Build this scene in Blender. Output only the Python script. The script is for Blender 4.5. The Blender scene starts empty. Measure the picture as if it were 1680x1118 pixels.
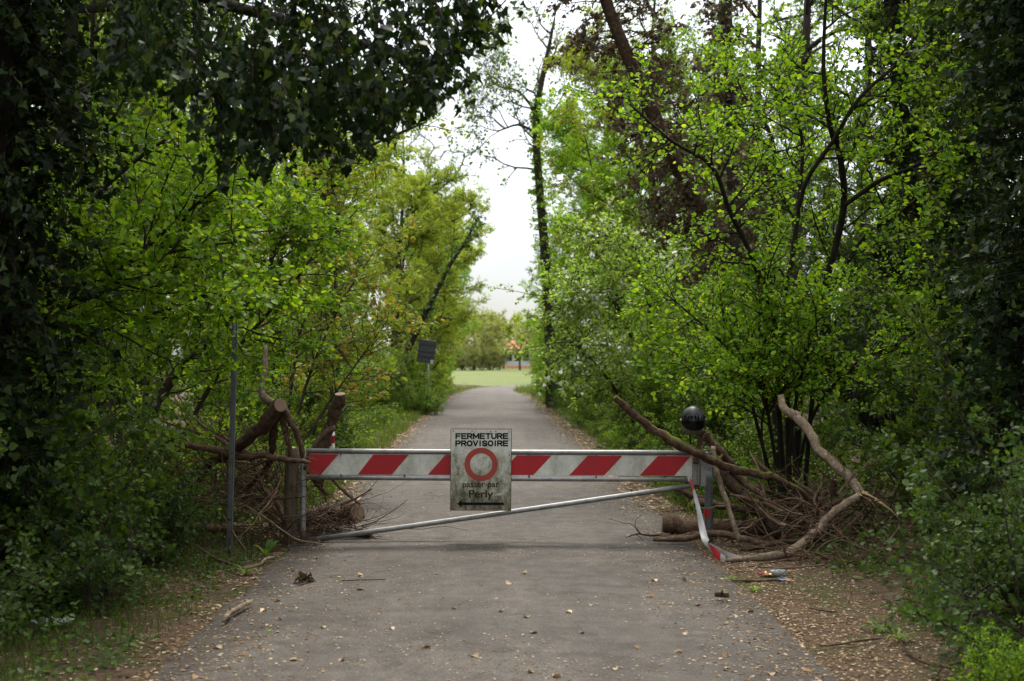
import bpy, math, random
import numpy as np
from mathutils import Vector, Euler, Matrix

# ------------------------------------------------------------------ camera, sky, sun, exposure
scene = bpy.context.scene
COL = scene.collection
FPX, CX, CY = 2100.0, 840.0, 559.0          # focal length and centre in pixels of the 1680 px wide photograph
CAM = Vector((0.0, 0.0, 1.65))
cam_d = bpy.data.cameras.new('camera')
cam = bpy.data.objects.new('camera', cam_d)
COL.objects.link(cam)
cam_d.sensor_width = 36.0
cam_d.lens = FPX / 1680.0 * 36.0
cam_d.clip_end = 3000.0
cam.location = CAM
cam.rotation_euler = (math.radians(90 + 0.846), 0, math.radians(-1.091))
cam_d.dof.use_dof = True
cam_d.dof.focus_distance = 11.5
cam_d.dof.aperture_fstop = 2.6
scene.camera = cam
RC = cam.rotation_euler.to_matrix()

world = bpy.data.worlds.new('World')
scene.world = world
world.use_nodes = True
wn, wl = world.node_tree.nodes, world.node_tree.links
wn.clear()
SUN_EL, SUN_AZ = math.radians(56), math.radians(8)      # azimuth measured from straight ahead towards the right
w_out = wn.new('ShaderNodeOutputWorld')
w_bg = wn.new('ShaderNodeBackground')
w_bg.inputs['Strength'].default_value = 0.1
w_sky = wn.new('ShaderNodeTexSky')
w_sky.sky_type = 'NISHITA'
w_sky.sun_disc = False
w_sky.sun_elevation = SUN_EL
w_sky.sun_rotation = SUN_AZ
w_tc = wn.new('ShaderNodeTexCoord')
w_sep = wn.new('ShaderNodeSeparateXYZ')
w_map = wn.new('ShaderNodeMapping')
w_map.inputs['Scale'].default_value = (1.5, 1.5, 4.0)
w_noise = wn.new('ShaderNodeTexNoise')
w_noise.inputs['Scale'].default_value = 2.4
w_noise.inputs['Detail'].default_value = 7
w_noise.inputs['Roughness'].default_value = 0.55
w_el = wn.new('ShaderNodeMapRange')                       # overcast sky: the zenith about three times the horizon
w_el.inputs['From Min'].default_value = 0.0
w_el.inputs['From Max'].default_value = 1.0
w_el.inputs['To Min'].default_value = 1.9
w_el.inputs['To Max'].default_value = 20.0
w_nr = wn.new('ShaderNodeMapRange')
w_nr.inputs['From Min'].default_value = 0.3
w_nr.inputs['From Max'].default_value = 0.7
w_nr.inputs['To Min'].default_value = 0.76
w_nr.inputs['To Max'].default_value = 1.14
w_mul = wn.new('ShaderNodeMath'); w_mul.operation = 'MULTIPLY'
w_col = wn.new('ShaderNodeVectorMath'); w_col.operation = 'SCALE'
w_col.inputs[0].default_value = (0.985, 1.0, 1.02)
w_mix = wn.new('ShaderNodeMix'); w_mix.data_type = 'RGBA'
w_mix.inputs['Factor'].default_value = 0.86
wl.new(w_tc.outputs['Generated'], w_sep.inputs[0])
wl.new(w_tc.outputs['Generated'], w_map.inputs['Vector'])
wl.new(w_map.outputs[0], w_noise.inputs['Vector'])
wl.new(w_sep.outputs['Z'], w_el.inputs['Value'])
wl.new(w_noise.outputs['Fac'], w_nr.inputs['Value'])
wl.new(w_el.outputs[0], w_mul.inputs[0])
wl.new(w_nr.outputs[0], w_mul.inputs[1])
wl.new(w_mul.outputs[0], w_col.inputs['Scale'])
wl.new(w_sky.outputs[0], w_mix.inputs['A'])
wl.new(w_col.outputs[0], w_mix.inputs['B'])
wl.new(w_mix.outputs['Result'], w_bg.inputs['Color'])
wl.new(w_bg.outputs[0], w_out.inputs['Surface'])

sun_d = bpy.data.lights.new('sun', 'SUN')
sun_d.energy = 1.5
sun_d.angle = math.radians(14)
sun_d.color = (1.0, 0.93, 0.82)
sun = bpy.data.objects.new('sun', sun_d)
COL.objects.link(sun)
sun_vec = Vector((math.sin(SUN_AZ) * math.cos(SUN_EL), math.cos(SUN_AZ) * math.cos(SUN_EL), math.sin(SUN_EL)))
sun.rotation_euler = sun_vec.to_track_quat('Z', 'Y').to_euler()
sun.location = (0, 0, 40)

vs = scene.view_settings
vs.view_transform = 'Standard'
vs.look = 'None'
vs.gamma = 1.0
vs.exposure = 1.45
vs.use_curve_mapping = False
cy = scene.cycles
cy.use_denoising = True
cy.denoiser = 'OPENIMAGEDENOISE'
cy.denoising_prefilter = 'ACCURATE'
cy.max_bounces = 7
cy.diffuse_bounces = 4
cy.glossy_bounces = 3
cy.transmission_bounces = 5
cy.transparent_max_bounces = 4
cy.sample_clamp_indirect = 6.0
cy.caustics_reflective = False
cy.caustics_refractive = False

# ------------------------------------------------------------------ helpers
rnd = random.Random(11)
nrng = np.random.default_rng(5)


def P(px, py, d):
    """Point at distance d along the road that the photograph shows at pixel (px, py)."""
    v = RC @ Vector(((px - CX) / FPX, -(py - CY) / FPX, -1.0))
    return CAM + v * (d / v.y)


def G(px, py, z=0.0):
    """Point of the ground that the photograph shows at pixel (px, py)."""
    v = RC @ Vector(((px - CX) / FPX, -(py - CY) / FPX, -1.0))
    return CAM + v * ((z - CAM.z) / v.z)


def PX(n, d):
    return n * d / FPX


def vnoise(x, y, s=0):
    return (np.sin(x * 1.7 + 1.3 * s + 1.1 * np.sin(y * 0.9 + s)) + np.sin(y * 2.1 + 2.2 * s + 1.4 * np.sin(x * 1.1))) * 0.5


def gz(x, y):
    """Height of the ground beside the road."""
    x = np.asarray(x, float); y = np.asarray(y, float)
    cxr = np.where(y > 55, np.minimum((np.maximum(y - 55, 0)) ** 2 * 0.004, 30), 0.0)
    a = np.abs(x - cxr)
    t = np.clip((a - 2.4) / 4.5, 0, 1); t = t * t * (3 - 2 * t)
    fade = np.clip((100 - y) / 30, 0, 1)
    lap = np.where(x < cxr, 0.026, 0.010) * np.clip((a - 1.5) / 0.22, 0, 1) * (1 + 0.8 * vnoise(x * 5.0 + 3, y * 2.6, 3))
    return -0.035 + lap * fade + (0.32 * t + 0.035 * vnoise(x * 1.3, y * 1.3) * np.clip((a - 1.95) / 1.2, 0, 1)) * fade


def gzf(x, y):
    return float(gz(x, y))


def tagged(o, label=None, cat=None, group=None, kind=None):
    if label: o['label'] = label
    if cat: o['category'] = cat
    if group: o['group'] = group
    if kind: o['kind'] = kind
    return o


def link(o, parent=None):
    COL.objects.link(o)
    if parent is not None:
        o.parent = parent
    return o


def empty(name, loc, label=None, cat=None, group=None, rz=0.0, sc=1.0):
    o = bpy.data.objects.new(name, None)
    o.empty_display_size = 0.1
    o.location = loc
    o.rotation_euler = (0, 0, rz)
    o.scale = (sc, sc, sc)
    COL.objects.link(o)
    return tagged(o, label, cat, group)


def make_mesh(name, V, quads=None, tris=None, smooth=False, tint=None):
    V = np.ascontiguousarray(V, dtype=np.float32)
    me = bpy.data.meshes.new(name)
    nq = 0 if quads is None else len(quads)
    nt = 0 if tris is None else len(tris)
    me.vertices.add(len(V))
    me.vertices.foreach_set('co', V.ravel())
    idx = []
    if nq: idx.append(np.asarray(quads, np.int32).ravel())
    if nt: idx.append(np.asarray(tris, np.int32).ravel())
    idx = np.concatenate(idx)
    me.loops.add(len(idx))
    me.loops.foreach_set('vertex_index', idx)
    me.polygons.add(nq + nt)
    starts = np.concatenate([np.arange(nq) * 4, nq * 4 + np.arange(nt) * 3]).astype(np.int32)
    me.polygons.foreach_set('loop_start', starts)
    if smooth is not False:
        me.polygons.foreach_set('use_smooth', np.ones(nq + nt, bool))
    if tint is not None:
        at = me.attributes.new('tint', 'FLOAT', 'FACE')
        at.data.foreach_set('value', np.asarray(tint, np.float32))
    me.update(calc_edges=True)
    return me


def obj_of(name, me, mat, parent=None):
    o = bpy.data.objects.new(name, me)
    if mat is not None:
        me.materials.append(mat)
    return link(o, parent)


class MB:
    """Small polygon collector for hand-built shapes."""
    def __init__(s):
        s.v = []; s.f = []

    def box(s, c, size, rot=None):
        b = len(s.v)
        for sx in (-1, 1):
            for sy in (-1, 1):
                for sz in (-1, 1):
                    p = Vector((sx * size[0] / 2, sy * size[1] / 2, sz * size[2] / 2))
                    if rot is not None: p = rot @ p
                    s.v.append(tuple(Vector(c) + p))
        for q in ((0, 1, 3, 2), (4, 6, 7, 5), (0, 4, 5, 1), (2, 3, 7, 6), (0, 2, 6, 4), (1, 5, 7, 3)):
            s.f.append([b + i for i in q])
        return s

    def tube(s, pts, radii, n=10, cap=True, rough=0.0, rg=None):
        pts = [Vector(p) for p in pts]
        b = len(s.v)
        ref = None
        m = len(pts)
        for i, p in enumerate(pts):
            t = (pts[min(i + 1, m - 1)] - pts[max(i - 1, 0)]).normalized()
            if ref is None:
                ref = t.orthogonal().normalized()
            u = (ref - t * ref.dot(t)).normalized(); ref = u
            w = t.cross(u)
            for k in range(n):
                a = 2 * math.pi * k / n
                r = radii[i] * (1 + (rg.uniform(-rough, rough) + rough * 1.1 * math.sin(3 * a + i * 0.35) + rough * 0.8 * math.sin(5 * a - i * 0.5 + 1.0) if rg else 0))
                s.v.append(tuple(p + (u * math.cos(a) + w * math.sin(a)) * r))
        for i in range(m - 1):
            for k in range(n):
                k2 = (k + 1) % n
                s.f.append([b + i * n + k, b + i * n + k2, b + (i + 1) * n + k2, b + (i + 1) * n + k])
        if cap:
            s.f.append([b + k for k in range(n)][::-1])
            s.f.append([b + (m - 1) * n + k for k in range(n)])
        return s

    def prism(s, outline, y0, y1):
        """outline in (x, z), extruded along y."""
        b = len(s.v); n = len(outline)
        for (x, z) in outline: s.v.append((x, y0, z))
        for (x, z) in outline: s.v.append((x, y1, z))
        s.f.append([b + i for i in range(n)]); s.f.append([b + n + i for i in range(n)][::-1])
        for i in range(n):
            j = (i + 1) % n
            s.f.append([b + i, b + n + i, b + n + j, b + j])
        return s

    def build(s, name, mat, parent=None, smooth=False, bevel=0.0, origin=None):
        me = bpy.data.meshes.new(name)
        V = s.v if origin is None else [tuple(Vector(p) - Vector(origin)) for p in s.v]
        me.from_pydata(V, [], s.f)
        if smooth:
            me.polygons.foreach_set('use_smooth', np.ones(len(me.polygons), bool))
        me.update()
        o = obj_of(name, me, mat, parent)
        if origin is not None: o.location = origin
        if bevel:
            m = o.modifiers.new('bevel', 'BEVEL'); m.width = bevel; m.segments = 2; m.limit_method = 'ANGLE'
        return o


# ------------------------------------------------------------------ materials
def new_mat(name):
    m = bpy.data.materials.new(name)
    m.use_nodes = True
    n, l = m.node_tree.nodes, m.node_tree.links
    return m, n, l, n['Principled BSDF'], n['Material Output']


def ramp(n, stops):
    r = n.new('ShaderNodeValToRGB')
    e = r.color_ramp.elements
    while len(e) < len(stops): e.new(0.5)
    for i, (p, c) in enumerate(stops):
        e[i].position = p; e[i].color = (*c, 1)
    return r


def noise(n, l, scale, detail=4, rough=0.6, coord='Object', stretch=None):
    tc = n.new('ShaderNodeTexCoord')
    t = n.new('ShaderNodeTexNoise')
    t.inputs['Scale'].default_value = scale
    t.inputs['Detail'].default_value = detail
    t.inputs['Roughness'].default_value = rough
    if stretch:
        mp = n.new('ShaderNodeMapping'); mp.inputs['Scale'].default_value = stretch
        l.new(tc.outputs[coord], mp.inputs['Vector']); l.new(mp.outputs[0], t.inputs['Vector'])
    else:
        l.new(tc.outputs[coord], t.inputs['Vector'])
    return t


def bump(n, l, src, bsdf, strength, dist):
    b = n.new('ShaderNodeBump')
    b.inputs['Strength'].default_value = strength
    b.inputs['Distance'].default_value = dist
    l.new(src, b.inputs['Height']); l.new(b.outputs[0], bsdf.inputs['Normal'])
    return b


def leaf_mat(name, c0, c1, c2, tmul=(1.5, 1.45, 0.6), tw=0.45, rough=0.5, spec=0.3, vary=0.25):
    """Leaf: per-leaf tint between three colours, light passing through it."""
    m, n, l, b, out = new_mat(name)
    at = n.new('ShaderNodeAttribute'); at.attribute_name = 'tint'
    r = ramp(n, [(0.0, c0), (0.6, c1), (1.0, c2)])
    l.new(at.outputs['Fac'], r.inputs[0])
    oi = n.new('ShaderNodeObjectInfo')
    mr = n.new('ShaderNodeMapRange')
    mr.inputs['To Min'].default_value = 1 - vary; mr.inputs['To Max'].default_value = 1 + vary
    l.new(oi.outputs['Random'], mr.inputs['Value'])
    hs = n.new('ShaderNodeHueSaturation')
    l.new(mr.outputs[0], hs.inputs['Value']); l.new(r.outputs[0], hs.inputs['Color'])
    l.new(hs.outputs[0], b.inputs['Base Color'])
    b.inputs['Roughness'].default_value = rough
    b.inputs['Specular IOR Level'].default_value = spec
    tr = n.new('ShaderNodeBsdfTranslucent')
    mx = n.new('ShaderNodeMix'); mx.data_type = 'RGBA'; mx.blend_type = 'MULTIPLY'; mx.inputs['Factor'].default_value = 1.0
    mx.inputs['B'].default_value = (*tmul, 1)
    l.new(hs.outputs[0], mx.inputs['A']); l.new(mx.outputs['Result'], tr.inputs['Color'])
    ms = n.new('ShaderNodeMixShader'); ms.inputs[0].default_value = tw
    l.new(b.outputs[0], ms.inputs[1]); l.new(tr.outputs[0], ms.inputs[2]); l.new(ms.outputs[0], out.inputs['Surface'])
    return m


def bark_mat(name, c0, c1, c2, scale=14, stretch=(1, 1, 0.25), bstr=0.8, moss=None):
    m, n, l, b, out = new_mat(name)
    t = noise(n, l, scale, 8, 0.7, stretch=stretch)
    r = ramp(n, [(0.3, c0), (0.55, c1), (0.75, c2)])
    l.new(t.outputs['Fac'], r.inputs[0])
    col = r.outputs[0]
    if moss:
        t2 = noise(n, l, 5.0, 6, 0.65)
        geo = n.new('ShaderNodeNewGeometry'); sep = n.new('ShaderNodeSeparateXYZ')
        l.new(geo.outputs['Normal'], sep.inputs[0])
        ad = n.new('ShaderNodeMath'); ad.operation = 'MULTIPLY_ADD'; ad.inputs[1].default_value = 0.28
        l.new(sep.outputs['Z'], ad.inputs[0]); l.new(t2.outputs['Fac'], ad.inputs[2])
        rr = ramp(n, [(0.62, (0, 0, 0)), (0.78, (1, 1, 1))])
        l.new(ad.outputs[0], rr.inputs[0])
        mx = n.new('ShaderNodeMix'); mx.data_type = 'RGBA'
        mx.inputs['B'].default_value = (*moss, 1)
        l.new(rr.outputs[0], mx.inputs['Factor']); l.new(col, mx.inputs['A']); col = mx.outputs['Result']
    l.new(col, b.inputs['Base Color'])
    b.inputs['Roughness'].default_value = 0.9
    b.inputs['Specular IOR Level'].default_value = 0.15
    bump(n, l, t.outputs['Fac'], b, bstr, 0.03)
    return m


def plain_mat(name, col, rough=0.6, metal=0.0, var=0.15, scale=20, spec=0.4, bstr=0.0):
    m, n, l, b, out = new_mat(name)
    t = noise(n, l, scale, 6, 0.65)
    lo = tuple(c * (1 - var) for c in col); hi = tuple(min(1, c * (1 + var)) for c in col)
    r = ramp(n, [(0.3, lo), (0.7, hi)])
    l.new(t.outputs['Fac'], r.inputs[0]); l.new(r.outputs[0], b.inputs['Base Color'])
    b.inputs['Roughness'].default_value = rough
    b.inputs['Metallic'].default_value = metal
    b.inputs['Specular IOR Level'].default_value = spec
    if bstr: bump(n, l, t.outputs['Fac'], b, bstr, 0.005)
    return m


M = {}
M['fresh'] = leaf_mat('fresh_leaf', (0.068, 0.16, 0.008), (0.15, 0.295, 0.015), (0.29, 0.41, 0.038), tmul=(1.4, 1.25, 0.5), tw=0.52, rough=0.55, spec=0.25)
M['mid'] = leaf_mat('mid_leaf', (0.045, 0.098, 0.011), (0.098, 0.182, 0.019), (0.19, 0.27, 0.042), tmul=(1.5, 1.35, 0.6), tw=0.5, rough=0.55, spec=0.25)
M['yellow'] = leaf_mat('yellow_green_leaf', (0.15, 0.225, 0.022), (0.24, 0.325, 0.034), (0.35, 0.37, 0.07), tmul=(1.3, 1.2, 0.6), tw=0.5, rough=0.6, spec=0.2)
M['orange'] = leaf_mat('orange_shoot_leaf', (0.14, 0.21, 0.025), (0.20, 0.25, 0.035), (0.40, 0.20, 0.05), tmul=(1.25, 1.2, 0.6), rough=0.6, spec=0.2)
M['dark'] = leaf_mat('dark_leaf', (0.030, 0.064, 0.012), (0.052, 0.100, 0.016), (0.09, 0.145, 0.026), tw=0.38, rough=0.5, spec=0.25)  # foreground shade on the left verge is put into this colour too
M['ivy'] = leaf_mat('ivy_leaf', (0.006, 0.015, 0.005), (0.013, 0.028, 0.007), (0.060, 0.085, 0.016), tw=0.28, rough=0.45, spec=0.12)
M['dead'] = leaf_mat('dead_leaf', (0.045, 0.033, 0.020), (0.095, 0.073, 0.045), (0.16, 0.125, 0.080), tmul=(1.05, 0.95, 0.65), tw=0.2, rough=0.8, spec=0.1)
M['hawthorn'] = leaf_mat('hawthorn_leaf', (0.10, 0.175, 0.028), (0.16, 0.25, 0.045), (0.24, 0.32, 0.08), tw=0.5)
M['blossom'] = leaf_mat('white_blossom', (0.55, 0.56, 0.48), (0.66, 0.67, 0.6), (0.74, 0.74, 0.68), tmul=(1, 1, .95), tw=0.3)
M['far'] = leaf_mat('hazed_far_leaf', (0.16, 0.20, 0.06), (0.23, 0.25, 0.08), (0.30, 0.29, 0.11))  # distance haze is put into this paler leaf colour
M['grass'] = leaf_mat('grass_blade', (0.035, 0.065, 0.012), (0.06, 0.10, 0.018), (0.14, 0.14, 0.045))
M['litter'] = leaf_mat('dry_litter', (0.10, 0.06, 0.03), (0.30, 0.20, 0.11), (0.55, 0.45, 0.31), tmul=(1, .9, .7), tw=0.12, rough=0.85, spec=0.1)
M['bark'] = bark_mat('grey_brown_bark', (0.022, 0.017, 0.013), (0.055, 0.043, 0.033), (0.10, 0.08, 0.062))
M['bark_dark'] = bark_mat('dark_bark', (0.012, 0.010, 0.008), (0.03, 0.024, 0.018), (0.055, 0.045, 0.035))
M['deadwood'] = bark_mat('dead_branch_bark', (0.05, 0.030, 0.018), (0.135, 0.086, 0.056), (0.27, 0.185, 0.125), scale=22, stretch=(1, 1, 1))
M['deadwood_dark'] = bark_mat('dark_dead_bark', (0.022, 0.014, 0.009), (0.07, 0.044, 0.028), (0.15, 0.10, 0.065), scale=22, stretch=(1, 1, 1))
M['deadwood_pale'] = bark_mat('pale_smooth_bark', (0.09, 0.062, 0.04), (0.22, 0.165, 0.115), (0.40, 0.33, 0.25), scale=30, stretch=(1, 1, 1), bstr=0.4)
M['mossy'] = bark_mat('mossy_bark', (0.03, 0.018, 0.012), (0.10, 0.06, 0.04), (0.2, 0.13, 0.09), scale=20, stretch=(1, 1, 1), moss=(0.085, 0.10, 0.012))
M['splinter'] = bark_mat('fresh_splinter_wood', (0.24, 0.14, 0.06), (0.45, 0.31, 0.16), (0.6, 0.45, 0.27), scale=40, stretch=(1, 1, 1), bstr=0.5)


def cut_mat(name, dark, light):
    m, n, l, b, out = new_mat(name)
    tc = n.new('ShaderNodeTexCoord')
    wv = n.new('ShaderNodeTexWave'); wv.wave_type = 'RINGS'; wv.rings_direction = 'Y'
    wv.inputs['Scale'].default_value = 28; wv.inputs['Distortion'].default_value = 2.5; wv.inputs['Detail'].default_value = 3
    l.new(tc.outputs['Object'], wv.inputs['Vector'])
    r = ramp(n, [(0.0, dark), (1.0, light)])
    t = noise(n, l, 35, 5)
    mx = n.new('ShaderNodeMix'); mx.data_type = 'FLOAT'; mx.inputs['Factor'].default_value = 0.65
    l.new(wv.outputs['Fac'], mx.inputs['A']); l.new(t.outputs['Fac'], mx.inputs['B'])
    l.new(mx.outputs['Result'], r.inputs[0]); l.new(r.outputs[0], b.inputs['Base Color'])
    b.inputs['Roughness'].default_value = 0.85
    bump(n, l, t.outputs['Fac'], b, 0.6, 0.006)
    return m


M['cut'] = cut_mat('sawn_wood', (0.10, 0.065, 0.04), (0.25, 0.17, 0.105))
M['cut_pale'] = cut_mat('pale_sawn_wood', (0.2, 0.15, 0.1), (0.38, 0.3, 0.21))


def asphalt():
    m, n, l, b, out = new_mat('worn_asphalt')
    big = noise(n, l, 0.55, 5, 0.6)
    mid = noise(n, l, 7, 6, 0.65)
    fine = noise(n, l, 95, 5, 0.75)
    st = noise(n, l, 1.0, 5, 0.6, stretch=(2.6, 0.12, 1))
    r1 = ramp(n, [(0.3, (0.055, 0.047, 0.040)), (0.7, (0.085, 0.073, 0.062))])
    l.new(big.outputs['Fac'], r1.inputs[0])
    r2 = ramp(n, [(0.32, (0.62, 0.60, 0.57)), (0.6, (1.0, 1.0, 1.0)), (0.8, (1.2, 1.18, 1.15))])
    l.new(mid.outputs['Fac'], r2.inputs[0])
    r3 = ramp(n, [(0.34, (0.40, 0.40, 0.40)), (0.5, (0.95, 0.95, 0.95)), (0.64, (2.0, 1.95, 1.88))])
    l.new(fine.outputs['Fac'], r3.inputs[0])
    r4 = ramp(n, [(0.3, (0.84, 0.83, 0.82)), (0.7, (1.1, 1.1, 1.1))])
    l.new(st.outputs['Fac'], r4.inputs[0])
    bl = noise(n, l, 2.3, 7, 0.72)
    r5 = ramp(n, [(0.36, (0.66, 0.62, 0.57)), (0.5, (1.0, 1.0, 1.0)), (0.66, (1.14, 1.12, 1.08))])
    l.new(bl.outputs['Fac'], r5.inputs[0])
    col = r1.outputs[0]
    for q in (r2, r3, r4, r5):
        mx = n.new('ShaderNodeMix'); mx.data_type = 'RGBA'; mx.blend_type = 'MULTIPLY'; mx.inputs['Factor'].default_value = 1.0
        l.new(col, mx.inputs['A']); l.new(q.outputs[0], mx.inputs['B']); col = mx.outputs['Result']
    l.new(col, b.inputs['Base Color'])
    b.inputs['Roughness'].default_value = 0.82
    b.inputs['Specular IOR Level'].default_value = 0.3
    bump(n, l, fine.outputs['Fac'], b, 0.5, 0.004)
    return m


def soil():
    m, n, l, b, out = new_mat('forest_soil')
    big = noise(n, l, 0.9, 5, 0.6)
    mid = noise(n, l, 9, 7, 0.7)
    fine = noise(n, l, 70, 4, 0.7)
    r1 = ramp(n, [(0.35, (0.050, 0.034, 0.022)), (0.6, (0.105, 0.073, 0.050)), (0.8, (0.16, 0.118, 0.085))])
    l.new(mid.outputs['Fac'], r1.inputs[0])
    r2 = ramp(n, [(0.35, (0.6, 0.6, 0.58)), (0.62, (1.15, 1.12, 1.05))])
    l.new(fine.outputs['Fac'], r2.inputs[0])
    mx = n.new('ShaderNodeMix'); mx.data_type = 'RGBA'; mx.blend_type = 'MULTIPLY'; mx.inputs['Factor'].default_value = 1.0
    l.new(r1.outputs[0], mx.inputs['A']); l.new(r2.outputs[0], mx.inputs['B'])
    r3 = ramp(n, [(0.48, (0, 0, 0)), (0.66, (1, 1, 1))])
    l.new(big.outputs['Fac'], r3.inputs[0])
    m2 = n.new('ShaderNodeMix'); m2.data_type = 'RGBA'; m2.inputs['B'].default_value = (0.035, 0.05, 0.014, 1)
    l.new(r3.outputs[0], m2.inputs['Factor']); l.new(mx.outputs['Result'], m2.inputs['A'])
    l.new(m2.outputs['Result'], b.inputs['Base Color'])
    b.inputs['Roughness'].default_value = 0.95
    b.inputs['Specular IOR Level'].default_value = 0.1
    bump(n, l, mid.outputs['Fac'], b, 0.8, 0.03)
    return m


def meadow():
    m, n, l, b, out = new_mat('meadow_grass')
    a = noise(n, l, 0.35, 6, 0.65, stretch=(0.35, 1, 1)); c = noise(n, l, 14, 5, 0.7)
    r = ramp(n, [(0.3, (0.075, 0.11, 0.03)), (0.55, (0.125, 0.14, 0.052)), (0.75, (0.18, 0.165, 0.08))])
    l.new(a.outputs['Fac'], r.inputs[0])
    r2 = ramp(n, [(0.3, (0.7, 0.72, 0.7)), (0.7, (1.15, 1.15, 1.1))])
    l.new(c.outputs['Fac'], r2.inputs[0])
    mx = n.new('ShaderNodeMix'); mx.data_type = 'RGBA'; mx.blend_type = 'MULTIPLY'; mx.inputs['Factor'].default_value = 1.0
    l.new(r.outputs[0], mx.inputs['A']); l.new(r2.outputs[0], mx.inputs['B'])
    l.new(mx.outputs['Result'], b.inputs['Base Color'])
    b.inputs['Roughness'].default_value = 0.95
    b.inputs['Specular IOR Level'].default_value = 0.1
    bump(n, l, c.outputs['Fac'], b, 0.8, 0.05)
    return m


M['asphalt'] = asphalt(); M['soil'] = soil(); M['meadow'] = meadow()


def steel_mat(name, col, rough, metal=0.55):
    m, n, l, b, out = new_mat(name)
    t = noise(n, l, 16, 7, 0.65); f = noise(n, l, 120, 3, 0.6)
    r = ramp(n, [(0.3, tuple(c * 0.62 for c in col)), (0.55, col), (0.75, tuple(min(1, c * 1.2) for c in col))])
    l.new(t.outputs['Fac'], r.inputs[0]); l.new(r.outputs[0], b.inputs['Base Color'])
    b.inputs['Metallic'].default_value = metal
    rr = n.new('ShaderNodeMapRange'); rr.inputs['To Min'].default_value = rough - 0.12; rr.inputs['To Max'].default_value = rough + 0.14
    l.new(t.outputs['Fac'], rr.inputs['Value']); l.new(rr.outputs[0], b.inputs['Roughness'])
    bump(n, l, f.outputs['Fac'], b, 0.12, 0.002)
    return m


M['galv'] = steel_mat('galvanised_steel', (0.27, 0.268, 0.26), 0.5)
M['galv_dark'] = steel_mat('weathered_steel', (0.13, 0.133, 0.14), 0.55)


def paint_mat(name, col, dirt, rough=0.45, scale=6.0, amount=0.5):
    """Painted sheet with grime in patches and streaks."""
    m, n, l, b, out = new_mat(name)
    t = noise(n, l, scale, 8, 0.7, stretch=(1, 1, 0.45)); f = noise(n, l, 60, 5, 0.7)
    ad = n.new('ShaderNodeMath'); ad.operation = 'MULTIPLY_ADD'; ad.inputs[1].default_value = 0.35
    l.new(f.outputs['Fac'], ad.inputs[0]); l.new(t.outputs['Fac'], ad.inputs[2])
    lo = 0.86 - 0.34 * amount
    rr = ramp(n, [(lo - 0.10, (0, 0, 0)), (lo + 0.16, (amount, amount, amount))])
    l.new(ad.outputs[0], rr.inputs[0])
    mx = n.new('ShaderNodeMix'); mx.data_type = 'RGBA'
    mx.inputs['A'].default_value = (*col, 1); mx.inputs['B'].default_value = (*dirt, 1)
    l.new(rr.outputs[0], mx.inputs['Factor']); l.new(mx.outputs['Result'], b.inputs['Base Color'])
    b.inputs['Roughness'].default_value = rough
    return m


M['white_board'] = paint_mat('white_reflective_board', (0.60, 0.60, 0.54), (0.20, 0.19, 0.14), amount=0.62)
M['red_board'] = paint_mat('red_reflective_stripe', (0.36, 0.005, 0.012), (0.17, 0.014, 0.014), amount=0.45)
M['black_paint'] = plain_mat('black_lettering', (0.008, 0.007, 0.006), 0.8, var=0.4, spec=0.1)
M['faded_paint'] = plain_mat('faded_brown_lettering', (0.022, 0.016, 0.010), 0.8, var=0.5, spec=0.1)
M['red_ring'] = paint_mat('faded_red_ring', (0.36, 0.04, 0.026), (0.15, 0.05, 0.03), amount=0.6, rough=0.6)


def sign_mat():
    m, n, l, b, out = new_mat('grimy_white_sign')
    tc = n.new('ShaderNodeTexCoord'); sep = n.new('ShaderNodeSeparateXYZ')
    l.new(tc.outputs['Object'], sep.inputs[0])
    t = noise(n, l, 9, 9, 0.72, stretch=(1.3, 1, 0.7)); f = noise(n, l, 55, 6, 0.75); sc = noise(n, l, 7, 3, 0.5, stretch=(0.6, 1, 3.0))
    hz = n.new('ShaderNodeMapRange')                      # algae gathered on the lower half
    hz.inputs['From Min'].default_value = -0.36; hz.inputs['From Max'].default_value = 0.36
    hz.inputs['To Min'].default_value = 0.17; hz.inputs['To Max'].default_value = -0.22
    l.new(sep.outputs['Z'], hz.inputs['Value'])
    a1 = n.new('ShaderNodeMath'); a1.operation = 'ADD'; l.new(t.outputs['Fac'], a1.inputs[0]); l.new(hz.outputs[0], a1.inputs[1])
    a2 = n.new('ShaderNodeMath'); a2.operation = 'MULTIPLY_ADD'; a2.inputs[1].default_value = 0.45
    l.new(f.outputs['Fac'], a2.inputs[0]); l.new(a1.outputs[0], a2.inputs[2])
    r = ramp(n, [(0.56, (0.56, 0.57, 0.51)), (0.70, (0.36, 0.355, 0.28)), (0.83, (0.15, 0.145, 0.09)), (0.96, (0.05, 0.047, 0.028))])
    l.new(a2.outputs[0], r.inputs[0])
    s2 = ramp(n, [(0.66, (0, 0, 0)), (0.70, (0.8, 0.8, 0.8))])
    l.new(sc.outputs['Fac'], s2.inputs[0])
    mx = n.new('ShaderNodeMix'); mx.data_type = 'RGBA'; mx.inputs['B'].default_value = (0.50, 0.52, 0.46, 1)
    l.new(s2.outputs[0], mx.inputs['Factor']); l.new(r.outputs[0], mx.inputs['A'])
    l.new(mx.outputs['Result'], b.inputs['Base Color'])
    b.inputs['Roughness'].default_value = 0.6
    return m


M['sign'] = sign_mat()

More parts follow.
